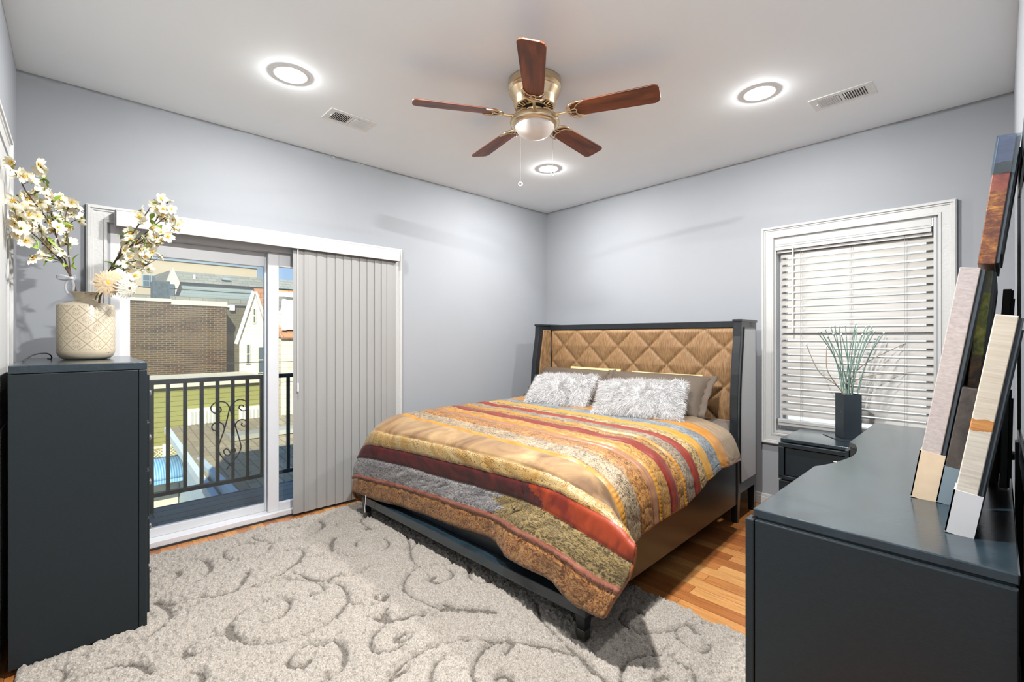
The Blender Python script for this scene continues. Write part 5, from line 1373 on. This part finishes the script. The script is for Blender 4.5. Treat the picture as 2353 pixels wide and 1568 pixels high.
# ------------------------------------------------------------------ rug
def build_rug():
    X0, X1, Y0, Y1 = .17, 3.12, -4.12, -1.85
    step = .0055
    nx = int((X1 - X0) / step) + 1; ny = int((Y1 - Y0) / step) + 1
    xs = np.linspace(X0, X1, nx); ys = np.linspace(Y0, Y1, ny)
    D = np.full((ny, nx), 1.0)
    for w, pts in RUG_CURVES:
        P_ = [np.array(p[:2]) for p in smooth_path([(a, b_, 0) for a, b_ in pts], 5)] if len(pts) > 2 else [np.array(p) for p in pts]
        P_ = [np.array([p[0], p[1]]) for p in P_]
        for a, b_ in zip(P_[:-1], P_[1:]):
            lo = np.minimum(a, b_) - .09; hi = np.maximum(a, b_) + .09
            i0, i1 = np.searchsorted(xs, [lo[0], hi[0]]); j0, j1 = np.searchsorted(ys, [lo[1], hi[1]])
            if i1 <= i0 or j1 <= j0: continue
            gx, gy = np.meshgrid(xs[i0:i1], ys[j0:j1])
            ab = b_ - a; L2 = max((ab ** 2).sum(), 1e-9)
            t = np.clip(((gx - a[0]) * ab[0] + (gy - a[1]) * ab[1]) / L2, 0, 1)
            d = np.sqrt((gx - a[0] - t * ab[0]) ** 2 + (gy - a[1] - t * ab[1]) ** 2) - w * .5
            D[j0:j1, i0:i1] = np.minimum(D[j0:j1, i0:i1], d)
    gx, gy = np.meshgrid(xs, ys)
    rs = np.random.RandomState(3)
    def blur(a, k):
        for _ in range(k):
            a = (a + np.roll(a, 1, 0) + np.roll(a, -1, 0) + np.roll(a, 1, 1) + np.roll(a, -1, 1)) / 5
        return a
    n1 = blur(rs.randn(ny, nx), 1); n1 /= n1.std()
    n2 = blur(rs.randn(ny, nx), 6); n2 /= n2.std()
    D = D + .0018 * n2 + .0008 * n1
    pile = 1 - np.exp(-(np.clip(D, 0, None) / .011) ** 1.1)
    flat = np.zeros_like(pile)
    for (a, b_, c, d) in ((.085, .975, -4.15, -3.73),):
        flat = np.maximum(flat, ((gx > a) & (gx < b_) & (gy > c) & (gy < d)).astype(float))
    for (a, b_) in ((.465, -2.42), (2.365, -2.365)):
        flat = np.maximum(flat, ((abs(gx - a) < .036) & (abs(gy - b_) < .036)).astype(float))
    flat = np.maximum(flat, ((gx > 3.118) & (gy > -2.60)).astype(float))
    flat = blur(flat, 2)
    H = .008 + .024 * pile + .0034 * n1 * (.35 + pile) + .0014 * n2 * pile
    H = H * (1 - flat) + .006 * flat
    e = np.minimum(np.minimum(gx - X0, X1 - gx), np.minimum(gy - Y0, Y1 - gy))
    H *= np.clip(e / .010, 0, 1) ** .5
    wx = .010 * np.sin(gy * 9) + .006 * np.sin(gy * 31 + 1); wy = .006 * np.sin(gx * 23) + .004 * np.sin(gx * 47)
    edgew_x = np.exp(-(gx - X0) / .06); edgew_y = np.exp(-(Y1 - gy) / .06)
    jx = rs.randn(ny, nx) * .0010; jy = rs.randn(ny, nx) * .0010
    px = gx + jx + wx * edgew_x; py = gy + jy + wy * edgew_y
    co = np.stack([px, py, H + .001], -1).reshape(-1, 3).astype(np.float32)
    me = bpy.data.meshes.new('rug')
    idx = np.arange(ny * nx).reshape(ny, nx)
    q = np.stack([idx[:-1, :-1], idx[:-1, 1:], idx[1:, 1:], idx[1:, :-1]], -1).reshape(-1, 4)
    me.vertices.add(len(co)); me.vertices.foreach_set('co', co.ravel())
    me.loops.add(q.size); me.loops.foreach_set('vertex_index', q.ravel().astype(np.int32))
    me.polygons.add(len(q)); me.polygons.foreach_set('loop_start', np.arange(0, q.size, 4, dtype=np.int32)); me.polygons.foreach_set('loop_total', np.full(len(q), 4, dtype=np.int32))
    me.polygons.foreach_set('use_smooth', np.ones(len(q), dtype=bool))
    at = me.attributes.new('pile', 'FLOAT', 'POINT'); at.data.foreach_set('value', (pile + .05 * n1).astype(np.float32).ravel())
    me.update(calc_edges=True)
    m, nt, b = new_mat('shag_pile')
    av = N(nt, 'ShaderNodeAttribute', attribute_name='pile')
    nz = N(nt, 'ShaderNodeTexNoise', i_Scale=170.0, i_Detail=3.0); nt.links.new(coords(nt), nz.inputs['Vector'])
    c0 = ramp(nt, nz.outputs[0], [(.35, (.058, .049, .040)), (.65, (.15, .131, .110))])
    c1 = ramp(nt, nz.outputs[0], [(.30, (.160, .136, .110)), (.5, (.255, .230, .200)), (.7, (.345, .318, .284))])
    mx = N(nt, 'ShaderNodeMix', data_type='RGBA'); nt.links.new(ramp(nt, av.outputs['Fac'], [(.05, (0, 0, 0)), (.40, (1, 1, 1))]), mx.inputs[0])
    nt.links.new(c0, mx.inputs[6]); nt.links.new(c1, mx.inputs[7]); nt.links.new(mx.outputs[2], b.inputs['Base Color'])
    b.inputs['Roughness'].default_value = .95
    b.inputs['Specular IOR Level'].default_value = .1
    b.inputs['Sheen Weight'].default_value = .2
    bump(nt, b, nz.outputs[0], .55, .004)
    me.materials.append(m)
    o = bpy.data.objects.new('rug', me); COL.objects.link(o)
    tag(o, 'cream shag rug carved with taupe scrolling vines under the bed', 'rug')
build_rug()

# ------------------------------------------------------------------ nightstand with reed vase
ns = thing('nightstand', 'black two-tier nightstand under the window beside the bed', 'nightstand', (2.885, -.295, 0))
m = MB(); m.box(-.297, .297, -.225, .245, .618, .640); m.build('top', M_BLACKTOP, ns, bevel=.003)
m = MB()
m.box(-.305, .305, -.240, .245, .585, .612); m.box(-.305, -.272, -.240, .245, .385, .585); m.box(.272, .305, -.240, .245, .385, .585); m.box(-.305, .305, -.240, .245, .372, .395); m.box(-.272, .272, .2, .24, .38, .6)
m.box(-.305, .305, -.232, .245, .06, .360); m.box(-.28, .28, -.20, .22, 0, .06); m.box(-.29, .29, -.225, .24, .358, .374)
m.build('body', M_BLACK, ns, bevel=.003)
def knob(parent, x, z, y):
    k = MB(); k.box(x - .005, x + .005, y - .018, y, z - .005, z + .005); k.box(x - .014, x + .014, y - .026, y - .018, z - .013, z + .013)
    return k.build('knob', M_CHROME, parent, bevel=.002)
m = MB(); m.box(-.268, .268, -.228, .19, .398, .580); d = m.build('drawer', M_BLACK, ns, bevel=.003); knob(d, .02, .535, -.228)
m = MB(); m.box(-.225, .245, -.244, -.20, .10, .350); d = m.build('drawer', M_BLACK, ns, bevel=.003); knob(d, -.215, .330, -.244)

v2 = thing('reed_vase', 'square dark metal vase on a flat base plate standing on the nightstand', 'vase', (2.903, -.205, .640), math.radians(38))
M_STEEL = plain('blued_steel', (.10, .125, .145), .30, .85, var=.15, scale=4)
m = MB()
q = .0535
for (a, b_, c, e) in ((-q, q, -q, -q + .003), (-q, q, q - .003, q), (-q, -q + .003, -q, q), (q - .003, q, -q, q)):
    m.box(a, b_, c, e, .004, .297)
m.box(-q, q, -q, q, .004, .010)
m.build('body', M_STEEL, v2, bevel=.001)
m = MB(); m.box(-.105, .105, -.105, .105, 0, .004, Matrix.Rotation(math.radians(0), 4, 'Z')); m.build('base_plate', M_STEEL, v2)
M_REED = plain('sage_reed', (.15, .24, .20), .5, var=.25, scale=30)
M_REEDT = plain('clear_bead', (.62, .68, .68), .2)
M_REEDTAN = plain('tan_reed', (.30, .25, .19), .5)
bx, by, bz = 2.903, -.205, .655
rr = random.Random(11)
for k, tip in enumerate(REED_TIPS):
    t = thing('reed', 'thin sage green reed with a glassy bead tip in the dark metal vase', 'decorative reed', (bx + rr.uniform(-.03, .03), by + rr.uniform(-.03, .03), bz), 0, 'reeds in the dark metal vase')
    if k in (0, 20, 21, 22):
        t['label'] = ['tan reed arching out low to the left of the dark metal vase', 'tan reed arching up to the right across the blind', 'grey reed bending flat to the right of the dark metal vase', 'tan reed curving up at the left of the bunch in the dark metal vase'][(0, 20, 21, 22).index(k)]
    b_ = Vector(t.location); h = Vector(tip) - b_
    hz = Vector((h.x, h.y, 0))
    if k == 21: path = [(0, 0, 0), tuple(hz * -.05 + Vector((0, 0, .20))), tuple(hz * .12 + Vector((0, 0, .36))), tuple(hz * .35 + Vector((0, 0, .405))), tuple(hz * .65 + Vector((0, 0, .42))), tuple(h)]
    elif k == 20: path = [(0, 0, 0), tuple(hz * -.05 + Vector((0, 0, .26))), tuple(hz * .12 + Vector((0, 0, .40))), tuple(hz * .4 + Vector((0, 0, .50))), tuple(h)]
    elif k == 0: path = [(0, 0, 0), tuple(hz * .05 + Vector((0, 0, .24))), tuple(hz * .25 + Vector((0, 0, .33))), tuple(hz * .70 + Vector((0, 0, .43))), tuple(h)]
    elif k == 22: path = [(0, 0, 0), tuple(hz * .2 + Vector((0, 0, .24))), tuple(hz * .75 + Vector((0, 0, .38))), tuple(hz * 1.0 + Vector((0, 0, .46))), tuple(h)]
    else: path = [(0, 0, 0), tuple(hz * .18 + Vector((0, 0, h.z * .45))), tuple(hz * .55 + Vector((0, 0, h.z * .78))), tuple(h)]
    m = MB(); m.tube(smooth_path(path, 5), [.0029] * (5 * (len(path) - 1) + 1), 5)
    m.build('stem', M_REEDTAN if k in (0, 20, 21, 22) else M_REED, t, smooth=60)
    m = MB(); m.ball(tuple(h + Vector((0, 0, .002))), .0066, 8); m.build('bead', M_REEDT, t, smooth=60)

# ------------------------------------------------------------------ dresser
dr = thing('dresser', 'long black dresser with a notched top along the right wall', 'dresser', (3.378, -1.66, 0))
ox, oy = 3.378, -1.66
arc = [(3.131, -1.412), (3.158, -1.445), (3.174, -1.50), (3.186, -1.563), (3.194, -1.63), (3.194, -1.70), (3.184, -1.78), (3.166, -1.87), (3.148, -1.93), (3.129, -1.975)]
top = [(3.628, -2.587), (3.628, -.736), (3.123, -.736)] + arc + [(3.128, -2.587)]
m = MB(); m.prism([(a - ox, b_ - oy) for a, b_ in top], .817, .840); m.build('top', M_BLACKTOP, dr, bevel=.003)
bodyp = [(3.626, -2.598), (3.626, -.73), (3.112, -.73)] + [(a - .012, b_) for a, b_ in arc] + [(3.112, -2.598)]
inner = [(3.622, -2.585), (3.622, -.74), (3.126, -.74)] + [(a + .004, b_) for a, b_ in arc] + [(3.126, -2.585)]
m = MB(); m.prism([(a - ox, b_ - oy) for a, b_ in inner], .02, .817); m.build('body', M_BLACK, dr)
m = MB(); m.box(3.136 - ox, 3.626 - ox, -2.598 - oy, -2.580 - oy, 0, .812); m.box(3.112 - ox, 3.1345 - ox, -2.600 - oy, -2.560 - oy, 0, .812); m.build('end_panel', M_BLACK, dr, bevel=.003)
m = MB(); m.box(3.112 - ox, 3.626 - ox, -.742 - oy, -.726 - oy, 0, .812); m.build('end_panel', M_BLACK, dr, bevel=.003)
for (ya, yb) in ((-2.55, -2.0), (-1.39, -.76)):
    for k in range(3):
        z0 = .06 + k * .25
        m = MB(); m.box(3.110 - ox, 3.127 - ox, ya - oy, yb - oy, z0, z0 + .238); d = m.build('drawer', M_BLACK, dr, bevel=.003)
        yc = (ya + yb) / 2 - oy
        for q in (-.15, .15):
            kk = MB(); kk.box(3.092 - ox, 3.110 - ox, yc + q - .012, yc + q + .012, z0 + .11, z0 + .134); kk.build('knob', M_CHROME, d, bevel=.002)

# mirror behind the dresser
mr = thing('dresser_mirror', 'black framed dresser mirror seen edge-on against the right wall', 'mirror', (3.645, -2.05, .30))
y0, y1, z0, z1 = -2.62 + 2.05, -1.55 + 2.05, .93 - .30, 1.86 - .30
m = MB()
fw = .07
m.box(-.0045, .0075, y0, y0 + fw, z0, z1); m.box(-.0045, .0075, y1 - fw, y1, z0, z1); m.box(-.0045, .0075, y0 + fw, y1 - fw, z0, z0 + fw); m.box(-.0045, .0075, y0 + fw, y1 - fw, z1 - fw, z1)
m.build('frame', M_BEDFRAME, mr, bevel=.002)
m = MB(); m.box(.000, .006, y0 + fw, y1 - fw, z0 + fw, z1 - fw)
mm, nt_, b_ = new_mat('mirror_silver'); b_.inputs['Metallic'].default_value = 1; b_.inputs['Roughness'].default_value = .03; b_.inputs['Base Color'].default_value = (.85, .86, .87, 1)
m.build('mirror_glass', mm, mr)
for yy in (-2.60 + 2.05, -1.75 + 2.05):
    m = MB(); m.box(-.012, .008, yy - .03, yy + .03, 0, z0 + .05); m.build('support_post', M_BEDFRAME, mr, bevel=.002)
m = MB(); m.ball((-.017, -1.60 + 2.05, .905 - .30), .016, 12); m.tube([(-.017, -1.60 + 2.05, .905 - .30), (.004, -1.60 + 2.05, .905 - .30)], .008, 8); m.box(-.003, .007, -1.66 + 2.05, -1.55 + 2.05, .87 - .30, .94 - .30); m.build('knob', M_RUBBER, mr, smooth=60)

# ------------------------------------------------------------------ wrapped canvases leaning on the mirror
def art(name, stops, scale, stretch=(1, 1, 1), rough=.6, dist=0.5, src='Object', zr=None):
    m, nt, b = new_mat(name)
    n1 = N(nt, 'ShaderNodeTexNoise', i_Scale=scale, i_Detail=7.0, i_Roughness=.68, i_Distortion=dist)
    nt.links.new(coords(nt, stretch, src), n1.inputs['Vector'])
    nt.links.new(ramp(nt, n1.outputs[0], stops), b.inputs['Base Color'])
    b.inputs['Roughness'].default_value = rough
    return m
def banded(name, bands, h_):
    """printed picture: bands=[(z_top, stops, scale, stretch)] from the bottom up"""
    m, nt, b = new_mat(name)
    tc = N(nt, 'ShaderNodeTexCoord'); sp = N(nt, 'ShaderNodeSeparateXYZ'); nt.links.new(tc.outputs['Object'], sp.inputs[0])
    wob = N(nt, 'ShaderNodeTexNoise', i_Scale=18.0, i_Detail=4.0); nt.links.new(tc.outputs['Object'], wob.inputs['Vector'])
    zz = N(nt, 'ShaderNodeMath', operation='MULTIPLY_ADD'); nt.links.new(wob.outputs[0], zz.inputs[0]); zz.inputs[1].default_value = .03; nt.links.new(sp.outputs['Z'], zz.inputs[2])
    col = None
    for k, (zt, stops, sc, st) in enumerate(bands):
        n1 = N(nt, 'ShaderNodeTexNoise', i_Scale=sc, i_Detail=7.0, i_Roughness=.7, i_Distortion=.6); nt.links.new(coords(nt, st), n1.inputs['Vector'])
        c = ramp(nt, n1.outputs[0], stops)
        if col is None: col = c
        else:
            gt = N(nt, 'ShaderNodeMath', operation='GREATER_THAN'); nt.links.new(zz.outputs[0], gt.inputs[0]); gt.inputs[1].default_value = bands[k - 1][0] + .015
            mx = N(nt, 'ShaderNodeMix', data_type='RGBA'); nt.links.new(gt.outputs[0], mx.inputs[0]); nt.links.new(col, mx.inputs[6]); nt.links.new(c, mx.inputs[7]); col = mx.outputs[2]
    nt.links.new(col, b.inputs['Base Color']); b.inputs['Roughness'].default_value = .5
    return m
M_CARD = plain('cardboard', (.44, .345, .245), .8, var=.05, scale=30)
M_BACK = plain('canvas_back', (.02, .028, .036), .7)
def canvas(label, base, lean, th, w, h_, mat, protect=None, yaw=0.0, extra=None):
    t = thing('canvas_print', label, 'canvas', (0, 0, 0), 0, 'wrapped canvases on the dresser')
    t.matrix_world = Matrix.Translation(Vector(base)) @ Matrix.Rotation(yaw, 4, 'Z') @ Matrix.Rotation(lean, 4, 'Y')
    m = MB(); m.box(0, th * .82, 0, w, 0, h_); m.build('canvas', mat, t, bevel=.002)
    m = MB(); m.box(th * .82, th, .004, w - .004, .004, h_ - .004); m.box(th, th + .004, .02, w - .02, .03, h_ - .03); m.build('backing', M_BACK, t)
    if protect:
        for (za, zb, pm, nm) in protect:
            m = MB(); e = .003
            m.box(-e, th + .001, -e, .0, za, zb); m.box(-e, .0, -e, .07, za, zb)
            if za <= .001: m.box(-e, th + .001, -e, .07, za - .002, za)
            else: m.box(-e, th + .001, -e, .07, zb, zb + .002)
            m.build(nm, pm, t)
    if extra: extra(t)
    return t
LEAN = math.radians(8.7)
canvas('grey linen canvas with a cardboard corner, leftmost of the leaning canvases', (3.420, -2.150, .8445), LEAN, .052, .45, .675,
       art('grey_linen', [(.35, (.26, .225, .22)), (.65, (.36, .315, .305))], 60, (1, 1, 2.5), .8), [(0, .140, M_CARD, 'cardboard_corner')])
canvas('short dark marbled canvas with a clear corner between the grey and cream canvases', (3.4765, -2.156, .8445), LEAN, .050, .30, .335,
       art('dark_marble', [(.35, (.020, .016, .014)), (.6, (.05, .04, .034)), (.72, (.16, .12, .06))], 22), [(0, .105, plain('smoke_corner', (.13, .17, .20), .25), 'clear_corner')])
canvas('cream driftwood canvas with a rust band standing nearest the dresser end', (3.510, -2.415, .8445), math.radians(8.9), .047, .23, .53,
       banded('driftwood', [(.255, [(.35, (.37, .33, .28)), (.65, (.50, .465, .40))], 7, (1, 3, 16)), (.282, [(.4, (.30, .12, .03)), (.6, (.46, .22, .07))], 9, (1, 3, 16)), (.6, [(.35, (.39, .335, .265)), (.65, (.50, .45, .375))], 7, (1, 3, 16))], .53),
       [(0, .105, plain('pale_corner', (.44, .44, .45), .3), 'corner_wrap')])
canvas('narrow forest canvas standing behind the dark marbled canvas', (3.506, -2.100, .8445), math.radians(5.0), .030, .5, .66,
       banded('forest_print', [(.42, [(.4, (.04, .03, .02)), (.55, (.18, .10, .04)), (.7, (.40, .22, .10))], 18, (1, 1, 1)), (.60, [(.4, (.03, .035, .012)), (.52, (.16, .19, .03)), (.66, (.42, .42, .09))], 30, (1, 1, .6)), (.9, [(.4, (.035, .038, .03)), (.6, (.10, .11, .06))], 30, (1, 1, .6))], .66))
canvas('landscape canvas of red rock under a dusky sky, topmost of the pile', (3.556, -2.130, 1.5185), math.radians(6.8), .042, .42, .345,
       banded('canyon_print', [(.20, [(.35, (.035, .008, .004)), (.5, (.10, .028, .008)), (.66, (.30, .14, .03))], 26, (1, .8, 2.2)), (.245, [(.35, (.08, .015, .012)), (.55, (.14, .035, .022)), (.7, (.25, .11, .03))], 24, (1, 1, .8)), (.275, [(.4, (.09, .09, .08)), (.6, (.14, .13, .12))], 20, (1, 1, 1)), (.5, [(.35, (.15, .15, .22)), (.55, (.22, .22, .31)), (.75, (.38, .38, .46))], 5, (1, 1, 4))], .345),
       [(.245, .345, M_CLEAR, 'clear_corner')])
canvas('dark brown canvas partly hidden behind the forest canvas', (3.572, -1.80, .8445), math.radians(3.2), .024, .20, .625, plain('umber_canvas', (.045, .036, .026), .6))
canvas('small black canvas leaning at the back behind the cream canvas', (3.598, -1.86, .8445), math.radians(1.0), .022, .05, .31, plain('black_canvas', (.010, .013, .016), .4))
